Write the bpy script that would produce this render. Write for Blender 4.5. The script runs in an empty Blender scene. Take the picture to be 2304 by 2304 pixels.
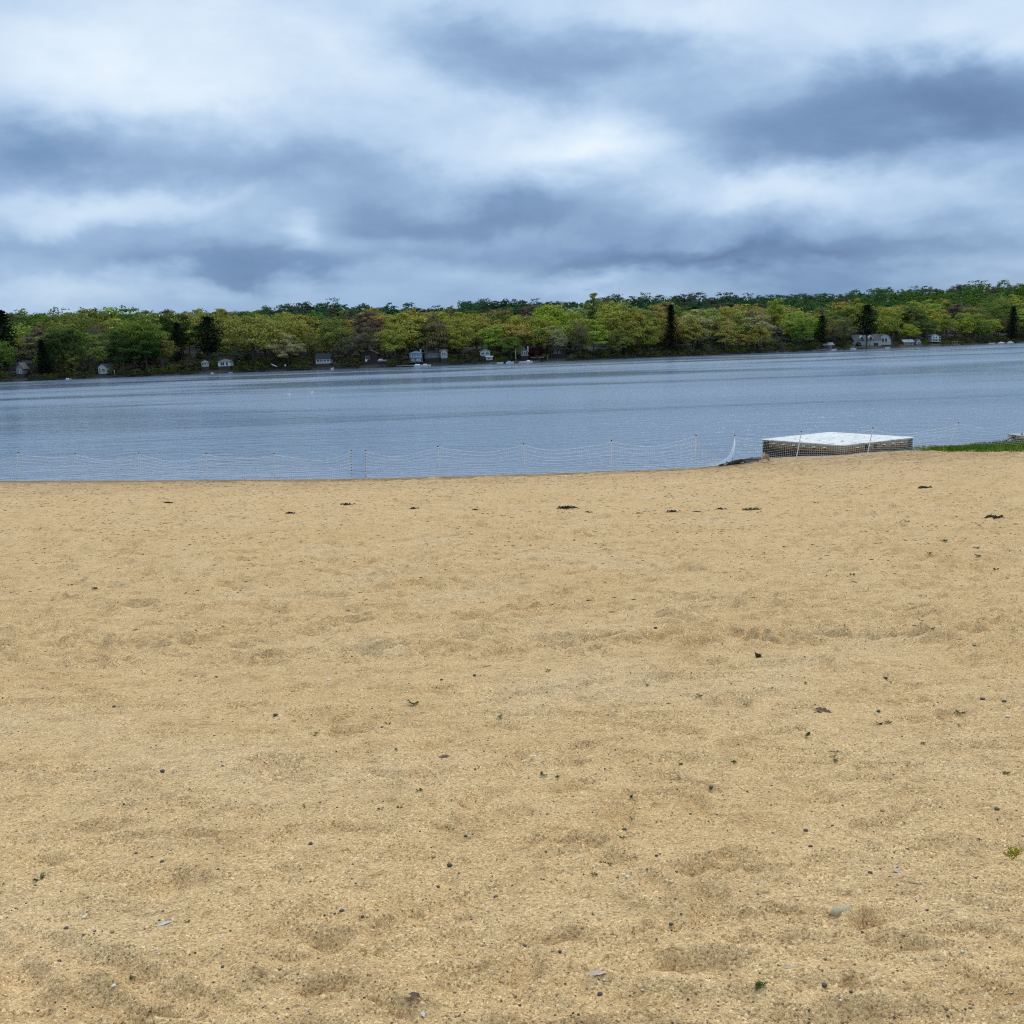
import bpy, bmesh, math, random
import numpy as np
from mathutils import Vector, Matrix

random.seed(7); rng = np.random.default_rng(7)
scene = bpy.context.scene
col = scene.collection

# ------------------------------------------------------------------ camera
F, CX = 2304.0, 1152.0              # focal length and centre in photo pixels
CAMH, HORIZ, TILT = 4.6, 790.0, .0335
_a = math.atan(TILT); _p = math.atan((CX-HORIZ)*math.cos(_a)/F)
fw = np.array([0, math.cos(_p), -math.sin(_p)])
_r0 = np.array([1., 0, 0]); _u0 = np.cross(_r0, fw)
rt = math.cos(_a)*_r0 - math.sin(_a)*_u0
up = math.sin(_a)*_r0 + math.cos(_a)*_u0
cam = bpy.data.objects.new('camera', bpy.data.cameras.new('camera')); col.objects.link(cam)
cam.data.sensor_width = 36; cam.data.lens = 36*F/2304
cam.data.clip_start = .05; cam.data.clip_end = 6000
M = Matrix(((rt[0], up[0], -fw[0], 0), (rt[1], up[1], -fw[1], 0), (rt[2], up[2], -fw[2], CAMH), (0, 0, 0, 1)))
cam.matrix_world = M
scene.camera = cam

def ray(x, y):
    d = fw*F + rt*(x-CX) - up*(y-CX)
    return d/d[1]
def at_z(x, y, z):
    d = ray(x, y); t = (z-CAMH)/d[2]
    return np.array([d[0]*t, t, z])
def at_d(x, y, D):
    d = ray(x, y)
    return np.array([d[0]*D, D, CAMH+d[2]*D])

# ------------------------------------------------------------------ render / exposure
scene.view_settings.view_transform = 'Standard'
scene.view_settings.look = 'None'
scene.view_settings.gamma = 1
scene.view_settings.exposure = 0.0
scene.render.engine = 'CYCLES'
scene.cycles.use_denoising = False
scene.cycles.filter_width = 1.15
scene.cycles.sample_clamp_indirect = 4
scene.cycles.sample_clamp_direct = 3
scene.cycles.max_bounces = 5
scene.cycles.diffuse_bounces = 3
scene.cycles.transparent_max_bounces = 8

# ------------------------------------------------------------------ node helpers
class NT:
    def __init__(self, tree): self.t = tree; self.n = tree.nodes; self.l = tree.links
    def new(self, typ, **kw):
        n = self.n.new(typ)
        for k, v in kw.items():
            if k == 'ins':
                for kk, vv in v.items(): self.set(n, kk, vv)
            else: setattr(n, k, v)
        return n
    def set(self, n, k, v):
        s = n.inputs[k]
        if isinstance(v, bpy.types.NodeSocket): self.l.new(v, s)
        else: s.default_value = v
    def m(self, op, a, b=0.0, c=None, clamp=False):
        n = self.new('ShaderNodeMath', operation=op, use_clamp=clamp)
        self.set(n, 0, a); self.set(n, 1, b)
        if c is not None: self.set(n, 2, c)
        return n.outputs[0]
    def noise(self, vec, scale, detail=2, rough=.5, dist=0.0, dims='3D'):
        n = self.new('ShaderNodeTexNoise', noise_dimensions=dims)
        if vec is not None: self.l.new(vec, n.inputs['Vector'])
        n.inputs['Scale'].default_value = scale; n.inputs['Detail'].default_value = detail
        n.inputs['Roughness'].default_value = rough; n.inputs['Distortion'].default_value = dist
        return n.outputs['Fac']
    def ramp(self, fac, stops, interp='LINEAR'):
        n = self.new('ShaderNodeValToRGB'); self.l.new(fac, n.inputs[0]); r = n.color_ramp; r.interpolation = interp
        while len(r.elements) < len(stops): r.elements.new(.5)
        for e, (p, c) in zip(r.elements, stops):
            e.position = p; e.color = (*c, 1) if len(c) == 3 else c
        return n.outputs[0]
    def mix(self, fac, a, b, blend='MIX'):
        n = self.new('ShaderNodeMix', data_type='RGBA', blend_type=blend)
        for k, v in ((0, fac), (6, a), (7, b)):
            if isinstance(v, bpy.types.NodeSocket): self.l.new(v, n.inputs[k])
            else: n.inputs[k].default_value = v if k == 0 else ((*v, 1) if len(v) == 3 else v)
        return n.outputs[2]
    def mapr(self, v, a, b, c=0., d=1., smooth=True):
        n = self.new('ShaderNodeMapRange', interpolation_type='SMOOTHSTEP' if smooth else 'LINEAR')
        self.set(n, 0, v); n.inputs[1].default_value = a; n.inputs[2].default_value = b
        n.inputs[3].default_value = c; n.inputs[4].default_value = d
        return n.outputs[0]
    def vscale(self, vec, xyz):
        n = self.new('ShaderNodeVectorMath', operation='MULTIPLY'); self.l.new(vec, n.inputs[0]); n.inputs[1].default_value = xyz
        return n.outputs[0]

# ------------------------------------------------------------------ world: cloudy sky
SUN_EL, SUN_AZ = math.radians(50), math.radians(22)     # azimuth from +Y towards +X
world = bpy.data.worlds.new('World'); scene.world = world; world.use_nodes = True
world.cycles.sampling_method = 'MANUAL'; world.cycles.sample_map_resolution = 256
W = NT(world.node_tree); W.n.clear()
SKYS = .12
def build_sky():
    tc = W.new('ShaderNodeTexCoord').outputs['Generated']
    sp = W.new('ShaderNodeSeparateXYZ', ins={0: tc}); dx, dy, dz = sp.outputs
    el = W.m('MAXIMUM', dz, 0.0)
    den = W.m('ADD', el, .10)
    pl = W.new('ShaderNodeCombineXYZ', ins={0: W.m('DIVIDE', dx, den), 1: W.m('DIVIDE', dy, den), 2: 0.0}).outputs[0]
    n_big = W.noise(pl, .42, 2, .5, .2)
    dirs = W.vscale(tc, (1, 1, 2.0))
    n_mid = W.noise(dirs, 4.2, 5, .52, .15)
    n_fine = W.noise(dirs, 11, 6, .62, .3)
    n_str = W.noise(W.vscale(pl, (1.15, .8, 1)), 1.0, 3, .5, .2)
    # cloud shapes seen over the lake, in direction space (u = dx/dy, v = dz/dy)
    dyc = W.m('MAXIMUM', dy, .05)
    u = W.m('DIVIDE', dx, dyc); v = W.m('DIVIDE', dz, dyc)
    wx = W.m('MULTIPLY', W.m('SUBTRACT', n_mid, .5), .22); wy = W.m('MULTIPLY', W.m('SUBTRACT', W.noise(dirs, 7.0, 5, .55, .2), .5), .11)
    u = W.m('ADD', u, wx); v = W.m('ADD', v, wy)
    front = W.mapr(dy, .3, .7)
    blobs = [  # photo px: x, y, half width, half height, amount
        (350, 120, 620, 170, .26), (450, 235, 150, 45, .12), (1560, 30, 300, 70, .18), (2230, 40, 170, 75, .20),
        (1290, 335, 300, 75, .30), (1400, 355, 85, 36, .14), (1780, 415, 230, 60, .28), (230, 470, 330, 55, .24), (700, 515, 90, 26, .20),
        (1120, 590, 190, 32, .16), (250, 655, 380, 36, .12), (1270, 648, 150, 18, .14), (880, 180, 220, 80, .10), (2150, 450, 220, 60, .12),
        (1040, 60, 220, 70, -.26), (1330, 130, 380, 75, -.34), (1980, 275, 480, 82, -.40), (2150, 190, 260, 60, -.26), (90, 330, 270, 70, -.34), (620, 400, 430, 50, -.20),
        (1040, 490, 300, 52, -.36), (560, 590, 300, 28, -.24), (1480, 578, 640, 26, -.32), (1850, 545, 500, 70, -.16), (1980, 640, 420, 26, -.14), (120, 560, 260, 24, -.12),
        (1620, 180, 220, 40, .08), (1900, 110, 220, 50, .12)]
    uv = W.new('ShaderNodeCombineXYZ', ins={0: u, 1: v, 2: 0.0}).outputs[0]
    acc = None
    for bx, by, bw, bh, amt in blobs:
        d = ray(bx, by); kx, ky = F/bw, F/bh
        q = W.new('ShaderNodeVectorMath', operation='MULTIPLY_ADD', ins={0: uv, 1: (kx, ky, 0), 2: (-d[0]*kx, -d[2]*ky, 0)}).outputs[0]
        g = W.new('ShaderNodeVectorMath', operation='DOT_PRODUCT', ins={0: q, 1: q}).outputs['Value']
        g = W.m('POWER', .36788, g)
        acc = W.m('MULTIPLY', g, amt) if acc is None else W.m('MULTIPLY_ADD', g, amt, acc)
    acc = W.m('MULTIPLY', acc, front)
    base = W.mapr(el, 0.0, .30, .36, .585, smooth=False)
    t = W.m('ADD', base, acc)
    t = W.m('ADD', t, W.m('MULTIPLY', W.m('SUBTRACT', n_big, .5), .22))
    t = W.m('ADD', t, W.m('MULTIPLY', W.m('SUBTRACT', n_mid, .5), .27))
    t = W.m('ADD', t, W.m('MULTIPLY', W.m('SUBTRACT', n_fine, .5), .25))
    t = W.m('ADD', t, W.m('MULTIPLY', W.m('SUBTRACT', n_str, .5), .22))
    bil = W.m('ABSOLUTE', W.m('SUBTRACT', W.noise(dirs, 6.0, 4, .5, .3), .5))
    t = W.m('ADD', t, W.m('MULTIPLY', W.m('SUBTRACT', .09, bil), .30))
    ccol = W.ramp(t, [(0, (.125, .215, .39)), (.22, (.19, .315, .52)), (.45, (.34, .495, .72)), (.64, (.545, .70, .89)), (.84, (.74, .86, .985)), (1, (.94, .98, 1.0))])
    zen = W.mapr(el, .30, .95, 1.0, 1.75)                      # overcast sky: brighter overhead than at the horizon
    ccol = W.mix(1.0, ccol, W.new('ShaderNodeCombineXYZ', ins={0: zen, 1: zen, 2: zen}).outputs[0], 'MULTIPLY')
    ccol = W.mix(1.0, ccol, (1/SKYS, 1/SKYS, 1/SKYS), 'MULTIPLY')
    sky = W.new('ShaderNodeTexSky', sky_type='NISHITA', sun_disc=False)
    sky.sun_elevation = SUN_EL; sky.sun_rotation = SUN_AZ
    cover = W.mapr(n_big, .75, .35, .90, .985)
    c = W.mix(cover, sky.outputs[0], ccol)
    bg = W.new('ShaderNodeBackground', ins={0: c, 1: SKYS})
    out = W.new('ShaderNodeOutputWorld'); W.l.new(bg.outputs[0], out.inputs[0])
build_sky()

sun = bpy.data.objects.new('sun', bpy.data.lights.new('sun', 'SUN')); col.objects.link(sun)
sun.data.energy = 1.5; sun.data.angle = math.radians(24); sun.data.color = (1, .93, .82)
_sd = Vector((math.cos(SUN_EL)*math.sin(SUN_AZ), math.cos(SUN_EL)*math.cos(SUN_AZ), math.sin(SUN_EL)))
sun.rotation_euler = _sd.to_track_quat('Z', 'Y').to_euler(); sun.location = (-40, 40, 80)

# ------------------------------------------------------------------ materials
def mat(name):
    m = bpy.data.materials.new(name); m.use_nodes = True
    t = NT(m.node_tree); t.n.clear()
    o = t.new('ShaderNodeOutputMaterial')
    return m, t, o
MATS = {}
def plain(name, c, rough=.7, var=.25, scale=6.0, bump=0.0, metal=0.0):
    if name in MATS: return MATS[name]
    m, t, o = mat(name)
    tc = t.new('ShaderNodeTexCoord').outputs['Object']
    n = t.noise(tc, scale, 4, .6)
    lo = tuple(x*(1-var) for x in c); hi = tuple(min(1, x*(1+var)) for x in c)
    cc = t.ramp(n, [(.3, lo), (.7, hi)])
    b = t.new('ShaderNodeBsdfPrincipled', ins={'Base Color': cc, 'Roughness': rough, 'Metallic': metal})
    if bump:
        bp = t.new('ShaderNodeBump', ins={'Strength': .6, 'Distance': bump, 'Height': t.noise(tc, scale*3, 4, .6)})
        t.l.new(bp.outputs[0], b.inputs['Normal'])
    t.l.new(b.outputs[0], o.inputs[0]); MATS[name] = m
    return m

def sand_material():
    m, t, o = mat('sand')
    P = t.new('ShaderNodeTexCoord').outputs['Object']
    sp = t.new('ShaderNodeSeparateXYZ', ins={0: P})
    g1 = t.noise(P, 260, 2, .65)
    g2 = t.noise(P, 95, 3, .6)
    g3 = t.noise(P, 22, 3, .6)
    g4 = t.noise(P, 5.0, 4, .6)
    g5 = t.noise(P, .8, 4, .55)
    gs = t.noise(t.vscale(P, (1, 2.2, 1)), 9, 5, .68, .3)
    vo = t.new('ShaderNodeTexVoronoi', feature='F1', ins={'Vector': P, 'Scale': 165.0, 'Randomness': 1.0})
    vc = t.new('ShaderNodeSeparateColor', ins={0: vo.outputs['Color']})
    base = t.ramp(g5, [(.3, (.575, .368, .163)), (.55, (.605, .40, .188)), (.75, (.61, .42, .215))])
    # grains
    gr = t.ramp(vc.outputs[0], [(.0, (.40, .34, .27)), (.08, (.62, .56, .50)), (.25, (.92, .90, .86)), (.6, (1, 1, 1)), (.86, (1.12, 1.12, 1.12)), (.95, (1.40, 1.42, 1.48)), (1, (1.5, 1.55, 1.7))])
    c = t.mix(.85, base, gr, 'MULTIPLY')
    d = t.ramp(g1, [(.30, (.34, .30, .25)), (.48, (1, 1, 1)), (.7, (1.25, 1.26, 1.28))])  # dark end paints occlusion shade of the pits between coarse grains into the colour
    c = t.mix(.8, c, d, 'MULTIPLY')
    d = t.ramp(g2, [(.29, (.62, .57, .51)), (.43, (1, 1, 1)), (.7, (1.12, 1.12, 1.12))])
    c = t.mix(.75, c, d, 'MULTIPLY')
    d = t.ramp(g3, [(.30, (.80, .77, .73)), (.44, (1, 1, 1)), (.7, (1.07, 1.07, 1.07))])
    c = t.mix(.8, c, d, 'MULTIPLY')
    d = t.ramp(gs, [(.28, (.48, .44, .39)), (.43, (1, 1, 1)), (.7, (1.06, 1.06, 1.05))])
    c = t.mix(.75, c, d, 'MULTIPLY')
    d = t.ramp(g4, [(.3, (.78, .75, .71)), (.5, (1, 1, 1)), (.7, (1.06, 1.06, 1.06))])
    c = t.mix(.8, c, d, 'MULTIPLY')
    # mud and plant litter mixed into the sand towards the water and the grass bank
    dirt = t.m('ADD', t.mapr(sp.outputs[1], 26, 37.5), t.m('MULTIPLY', t.mapr(sp.outputs[0], 6, 15), t.mapr(sp.outputs[1], 18, 34)))
    dirt = t.m('MULTIPLY', dirt, t.mapr(t.noise(t.vscale(P, (.5, 1.6, 1)), 1.6, 5, .65), .30, .62), clamp=True)
    c = t.mix(t.m('MULTIPLY', dirt, .75), c, t.mix(1., c, (.60, .58, .60), 'MULTIPLY'))
    wet = t.mapr(t.m('ADD', sp.outputs[2], t.m('MULTIPLY', t.m('SUBTRACT', g5, .5), .25)), .36, .08)
    c = t.mix(wet, c, t.mix(1., c, (.52, .49, .46), 'MULTIPLY'))
    b = t.new('ShaderNodeBsdfPrincipled', ins={'Base Color': c, 'Roughness': .92, 'Specular IOR Level': .2})
    h = t.m('ADD', t.m('MULTIPLY', g1, .0034), t.m('MULTIPLY', g2, .0040))
    h = t.m('ADD', h, t.m('MULTIPLY', t.m('SUBTRACT', 1.0, vo.outputs['Distance']), .0022))
    h = t.m('ADD', h, t.m('MULTIPLY', g3, .006))
    h = t.m('ADD', h, t.m('MULTIPLY', gs, .012))
    bp = t.new('ShaderNodeBump', ins={'Strength': .85, 'Distance': 1.0, 'Height': h})
    t.l.new(bp.outputs[0], b.inputs['Normal'])
    t.l.new(b.outputs[0], o.inputs[0])
    return m

def water_material():
    m, t, o = mat('lake_water')
    P = t.new('ShaderNodeTexCoord').outputs['Object']
    Ps = t.vscale(P, (.40, 1, 1))
    wind = t.noise(t.vscale(P, (.30, 1., 1)), .030, 4, .55, .5)       # gusts: patches of rougher water
    spx = t.new('ShaderNodeSeparateXYZ', ins={0: P})
    def gust(cx, cy, wx, wy):
        a = t.m('POWER', t.m('DIVIDE', t.m('SUBTRACT', spx.outputs[0], cx), wx), 2.0); b = t.m('POWER', t.m('DIVIDE', t.m('SUBTRACT', spx.outputs[1], cy), wy), 2.0)
        return t.m('POWER', .36788, t.m('ADD', a, b))
    wind = t.m('ADD', wind, t.m('MULTIPLY', gust(20, 62, 24, 13), .16))
    wind = t.m('ADD', wind, t.m('MULTIPLY', gust(14, 108, 45, 16), .13))
    wind = t.m('SUBTRACT', wind, t.m('MULTIPLY', gust(-30, 70, 26, 26), .10))
    wk = t.mapr(wind, .40, .64, .35, 1.7)
    a = t.noise(Ps, 2.4, 3, .6, .3)
    b_ = t.noise(Ps, .7, 2, .5, .2)
    h = t.m('MULTIPLY_ADD', b_, .13, t.m('MULTIPLY', a, .12))
    h = t.m('MULTIPLY', h, wk)
    bp = t.new('ShaderNodeBump', ins={'Strength': .55, 'Distance': 1.0, 'Height': h})
    rough = t.mapr(wind, .35, .65, .10, .20)
    s = t.new('ShaderNodeBsdfPrincipled', ins={'Base Color': (.135, .19, .262, 1), 'Roughness': rough, 'IOR': 1.45})
    t.l.new(bp.outputs[0], s.inputs['Normal'])
    t.l.new(s.outputs[0], o.inputs[0])
    return m

def foliage_material(name, attr=None):
    m, t, o = mat(name)
    if attr: c0 = t.new('ShaderNodeAttribute', attribute_name=attr).outputs['Color']
    else: c0 = t.new('ShaderNodeObjectInfo').outputs['Color']
    geo = t.new('ShaderNodeNewGeometry')
    rpi = geo.outputs['Random Per Island']
    v = t.ramp(rpi, [(0, (.55, .60, .55)), (.5, (1, 1, 1)), (1, (1.4, 1.36, 1.15))])
    c = t.mix(1., c0, v, 'MULTIPLY')
    P = geo.outputs['Position']
    n = t.noise(P, .22, 2, .5)
    c = t.mix(1., c, t.ramp(n, [(.3, (.72, .85, .8)), (.55, (1, 1, 1)), (.75, (1.06, 1.04, .92))]), 'MULTIPLY')
    df = t.new('ShaderNodeBsdfDiffuse', ins={'Color': c, 'Roughness': .5})
    tr = t.new('ShaderNodeBsdfTranslucent', ins={'Color': c})
    mx = t.new('ShaderNodeMixShader', ins={0: .22, 1: df.outputs[0], 2: tr.outputs[0]})
    t.l.new(mx.outputs[0], o.inputs[0])
    return m

M_SAND = sand_material(); M_WATER = water_material()
M_LEAF = foliage_material('foliage'); M_WOODS = foliage_material('far_foliage', 'tint')
M_BARK = plain('bark', (.075, .062, .05), .9, .4, 3.0)
M_SOIL = plain('forest_floor', (.018, .016, .011), .95, .4, .4)

# ------------------------------------------------------------------ mesh helpers
class MB:
    def __init__(self): self.v = []; self.f = []; self.mi = []
    def add(self, v, f, mi=0):
        o = len(self.v); self.v += [tuple(map(float, p)) for p in v]; self.f += [tuple(i+o for i in q) for q in f]; self.mi += [mi]*len(f)
    def box(self, c, s, rz=0, mi=0, rot=None):
        hx, hy, hz = s[0]/2, s[1]/2, s[2]/2
        R = rot if rot is not None else Matrix.Rotation(rz, 3, 'Z')
        vs = [R @ Vector((x, y, z)) + Vector(c) for x in (-hx, hx) for y in (-hy, hy) for z in (-hz, hz)]
        self.add(vs, [(0, 1, 3, 2), (4, 6, 7, 5), (0, 4, 5, 1), (2, 3, 7, 6), (0, 2, 6, 4), (1, 5, 7, 3)], mi)
    def tube(self, pts, rad, n=6, cap=True, mi=0):
        pts = [Vector(p) for p in pts]
        rad = list(rad) if hasattr(rad, '__len__') else [rad]*len(pts)
        vs = []; k = len(pts)
        for i, p in enumerate(pts):
            d = (pts[min(i+1, k-1)] - pts[max(i-1, 0)])
            d = d.normalized() if d.length > 1e-9 else Vector((0, 0, 1))
            a = d.cross(Vector((0, 0, 1)) if abs(d.z) < .9 else Vector((1, 0, 0))).normalized(); b = d.cross(a)
            for j in range(n):
                w = 2*math.pi*j/n
                vs.append(p + (a*math.cos(w) + b*math.sin(w))*rad[i])
        fs = [(i*n+j, i*n+(j+1) % n, (i+1)*n+(j+1) % n, (i+1)*n+j) for i in range(k-1) for j in range(n)]
        if cap: fs += [tuple(range(n))[::-1], tuple((k-1)*n+j for j in range(n))]
        self.add(vs, fs, mi)
    def mesh(self, name, *mats, smooth=False):
        me = bpy.data.meshes.new(name); me.from_pydata(self.v, [], self.f)
        for m in mats: me.materials.append(m)
        if len(mats) > 1: me.polygons.foreach_set('material_index', self.mi)
        if smooth: me.polygons.foreach_set('use_smooth', [True]*len(self.f))
        me.update(); return me
    def build(self, name, *mats, parent=None, smooth=False, loc=None):
        return obj(name, self.mesh(name, *mats, smooth=smooth), parent, loc)
def obj(name, data, parent=None, loc=None):
    o = bpy.data.objects.new(name, data); col.objects.link(o)
    if parent is not None: o.parent = parent
    if loc is not None: o.location = loc
    return o
def tag(o, label=None, cat=None, group=None, kind=None):
    if label: o['label'] = label
    if cat: o['category'] = cat
    if group: o['group'] = group
    if kind: o['kind'] = kind
    return o
def empty(name, loc, rz=0):
    o = obj(name, None, None, loc); o.rotation_euler.z = rz; o.empty_display_size = .3
    return o
def quads_mesh(name, V, material, tint=None):
    """V: (n,4,3) array of loose quads"""
    n = len(V); me = bpy.data.meshes.new(name)
    me.vertices.add(n*4); me.vertices.foreach_set('co', np.asarray(V, dtype=np.float32).reshape(-1))
    me.loops.add(n*4); me.loops.foreach_set('vertex_index', np.arange(n*4, dtype=np.int32))
    me.polygons.add(n); me.polygons.foreach_set('loop_start', np.arange(n, dtype=np.int32)*4)
    me.update(calc_edges=True); me.materials.append(material)
    if tint is not None:
        at = me.color_attributes.new('tint', 'FLOAT_COLOR', 'POINT')
        c = np.ones((n, 4, 4), dtype=np.float32); c[:, :, :3] = tint[:, None, :]
        at.data.foreach_set('color', c.reshape(-1))
    return me
def leaf_quads(P, N, size, asp=.8, r=rng):
    """quads centred at P with normals N"""
    n = len(P); N = N/np.linalg.norm(N, axis=1, keepdims=True)
    A = np.cross(N, r.normal(size=(n, 3))); A /= np.linalg.norm(A, axis=1, keepdims=True)+1e-9
    B = np.cross(N, A)
    a = A*size[:, None]*.5; b = B*size[:, None]*.5*asp
    q = np.stack([P-a, P-b*.9+a*.1, P+a, P+b*.9-a*.1], axis=1)
    return q

# value noise
def _hash(ix, iy, seed):
    n = (ix.astype(np.int64)*374761393 + iy.astype(np.int64)*668265263 + seed*1274126177) & 0x7fffffff
    n = ((n ^ (n >> 13))*1274126177) & 0x7fffffff
    return ((n ^ (n >> 16)) & 0xffff)/65535.0
def vnoise(x, y, seed=0):
    ix = np.floor(x); iy = np.floor(y); fx = x-ix; fy = y-iy
    fx = fx*fx*fx*(fx*(fx*6-15)+10); fy = fy*fy*fy*(fy*(fy*6-15)+10)
    a = _hash(ix, iy, seed); b = _hash(ix+1, iy, seed); c = _hash(ix, iy+1, seed); d = _hash(ix+1, iy+1, seed)
    return (a*(1-fx)+b*fx)*(1-fy)+(c*(1-fx)+d*fx)*fy
def fbm(x, y, oct=4, seed=0, gain=.5):
    s = 0; a = 1.; t = 0
    for k in range(oct):
        s = s + a*vnoise(x*2**k+17.3*k, y*2**k-9.1*k, seed+k); t += a; a *= gain
    return s/t-.5

# ------------------------------------------------------------------ near beach
_cx = [-80, -21.2, -13.2, -6.1, .5, 6.9, 9.2, 10.1, 12.8, 14.2, 16.4, 22, 80]
_cy = [47, 41.8, 40.0, 38.5, 37.9, 37.9, 39.0, 41.0, 42.8, 42.4, 39.7, 39.4, 41]
_cz = [.04, .04, .04, .04, .06, .08, .10, .05, .02, .03, .20, .36, .5]
def beach_base(X, Y):
    yc = np.interp(X, _cx, _cy); zc = np.interp(X, _cx, _cz)
    d = yc-Y
    z = np.where(d > 0, zc + .082*d, zc + .20*d)
    z = np.where(Y < 0, zc + .082*yc + .02*(-Y), z)
    z = np.maximum(z, -1.6)
    bank = np.exp(-((X-23)/7.5)**2)*np.clip((Y-33)/4, 0, 1)*np.clip((yc-Y)/1.0+.6, 0, 1)*.16
    return z + bank
def hit_beach(x, y):
    d = ray(x, y); lo = 1.0; t = 1.0
    while t < 60:
        if CAMH+d[2]*t <= float(beach_base(np.array(d[0]*t), np.array(t))): break
        lo = t; t += .25
    a, b = lo, t
    for _ in range(30):
        mid = (a+b)/2
        if CAMH+d[2]*mid <= float(beach_base(np.array(d[0]*mid), np.array(mid))): b = mid
        else: a = mid
    return np.array([d[0]*b, b, CAMH+d[2]*b])

def relief(X, Y):
    z = fbm(X*1.1, Y*1.6, 3, 3)*.055 + fbm(X*2.6, Y*5.0, 3, 11)*.026*(.55+np.clip(Y/12, 0, 1.8)) + fbm(X*8, Y*15, 3, 23)*.012
    fade = np.clip((np.interp(X, _cx, _cy)-Y)/2.0, 0.15, 1)
    return z*fade
def build_beach():
    ys = [-40, -25, -14, -8, -4, -2, -.6, .4, 1.0]
    y = 1.4
    while y < 46: ys.append(y); y *= 1.0062
    while y < 60: ys.append(y); y *= 1.05
    ys = np.array(ys)
    us = np.concatenate([np.linspace(-4, -.85, 26)[:-1], np.linspace(-.85, .85, 470), np.linspace(.85, 4, 26)[1:]])
    Yg = np.repeat(ys[:, None], len(us), 1); Xg = us[None, :]*(np.abs(Yg)*.72+1.6)
    Z = beach_base(Xg, Yg) + relief(Xg, Yg)
    # footprints and scuffs
    r = np.random.default_rng(5)
    def dent(px, py, a, b, ang, dep, rim):
        i0 = np.searchsorted(ys, py-a*1.8); i1 = np.searchsorted(ys, py+a*1.8)+1
        if i1-i0 < 2: return
        X = Xg[i0:i1]-px; Y = Yg[i0:i1]-py
        ca, sa = math.cos(ang), math.sin(ang)
        p = (X*ca+Y*sa)/a; q = (-X*sa+Y*ca)/b
        rr = np.sqrt(p*p+q*q)
        Z[i0:i1] += -dep*np.exp(-(rr*1.15)**4) + rim*np.exp(-((rr-1.22)/.28)**2)
    for k in range(2300):
        y_ = 2 + 36*r.random()**1.7
        x_ = (r.random()*2-1)*(y_*.62+1)
        s = r.uniform(.7, 1.25)
        dep = r.choice([.010, .018, .027, .040], p=[.3, .35, .23, .12])
        dep *= .6+.4*min(1, y_/9)
        dent(x_, y_, .13*s, r.uniform(.03, .06)*s, r.normal()*.45+(math.pi/2 if r.random() < .2 else 0), dep, dep*r.uniform(.25, .5))
    for k in range(4200):                                  # older, broader scuffs over the whole beach
        y_ = 6.5 + 31*r.random()**1.15; x_ = (r.random()*2-1)*(y_*.62+1); q = .75+y_/30
        dep = r.choice([.016, .026, .04, .06], p=[.3, .35, .22, .13])
        dent(x_, y_, r.uniform(.12, .27)*q, r.uniform(.055, .10)*q, r.normal()*.4, dep, dep*r.uniform(.35, .6))
    for k in range(160):                                   # longer drag marks and ridges
        y_ = 2 + 26*r.random()**1.5; x_ = (r.random()*2-1)*(y_*.6+1)
        dep = r.uniform(.010, .024)
        dent(x_, y_, r.uniform(.3, .7), r.uniform(.05, .1), r.normal()*.35, dep, dep*.5)
    for (px, py, w) in [(1085, 1583, .22), (1450, 1628, .22), (1390, 1525, .3), (1250, 1900, .3), (1470, 1790, .22), (1640, 1960, .3), (1800, 2065, .2), (1500, 2090, .25), (2160, 2100, .2), (690, 2120, .2), (360, 2270, .2), (1150, 1560, .4), (1560, 1268, .4), (2060, 2150, .2), (100, 1590, .2), (1740, 2130, .3)]:
        p = hit_beach(px, py)
        dent(p[0], p[1], w*.62, w*.16, r.normal()*.3, .022, .013)
    for trk in ([(2290, 1500), (2235, 1420), (2205, 1350), (2215, 1290), (2260, 1235)], [(2180, 1480), (2130, 1400), (2110, 1330), (2125, 1270), (2170, 1215)], [(1400, 1940), (1300, 1900), (1220, 1880)], [(1560, 1960), (1640, 1935), (1710, 1920)]):
        P_ = [hit_beach(*q) for q in trk]
        for a_, b_ in zip(P_[:-1], P_[1:]):
            nn = max(2, int(np.hypot(*(b_-a_)[:2])/.11)); ang = math.atan2(b_[1]-a_[1], b_[0]-a_[0])
            for k in range(nn):
                c = a_+(b_-a_)*(k/nn); dent(c[0], c[1], .10, .05, ang+.6*(-1)**k, .016, .010)
    nr, nc = Xg.shape
    V = np.stack([Xg, Yg, Z], -1).reshape(-1, 3).astype(np.float32)
    idx = np.arange(nr*nc).reshape(nr, nc)
    Fq = np.stack([idx[:-1, :-1], idx[:-1, 1:], idx[1:, 1:], idx[1:, :-1]], -1).reshape(-1, 4).astype(np.int32)
    me = bpy.data.meshes.new('beach_sand')
    me.vertices.add(len(V)); me.vertices.foreach_set('co', V.reshape(-1))
    me.loops.add(Fq.size); me.loops.foreach_set('vertex_index', Fq.reshape(-1))
    me.polygons.add(len(Fq)); me.polygons.foreach_set('loop_start', np.arange(len(Fq), dtype=np.int32)*4)
    me.update(calc_edges=True); me.polygons.foreach_set('use_smooth', [True]*len(Fq)); me.materials.append(M_SAND)
    o = obj('beach_sand', me); tag(o, 'pale tan sandy beach marked by footprints', kind='structure')
    return ys, us, Z
BY, BU, BZ = build_beach()
def ground_z(x, y):
    """height of the finished sand"""
    i = int(np.clip(np.searchsorted(BY, y)-1, 0, len(BY)-2)); fy = (y-BY[i])/(BY[i+1]-BY[i])
    def row(k):
        u = x/(abs(BY[k])*.72+1.6); return float(np.interp(u, BU, BZ[k]))
    return row(i)*(1-fy)+row(i+1)*fy
def on_sand(px, py):
    p = hit_beach(px, py); p[2] = ground_z(p[0], p[1]); return p

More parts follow.
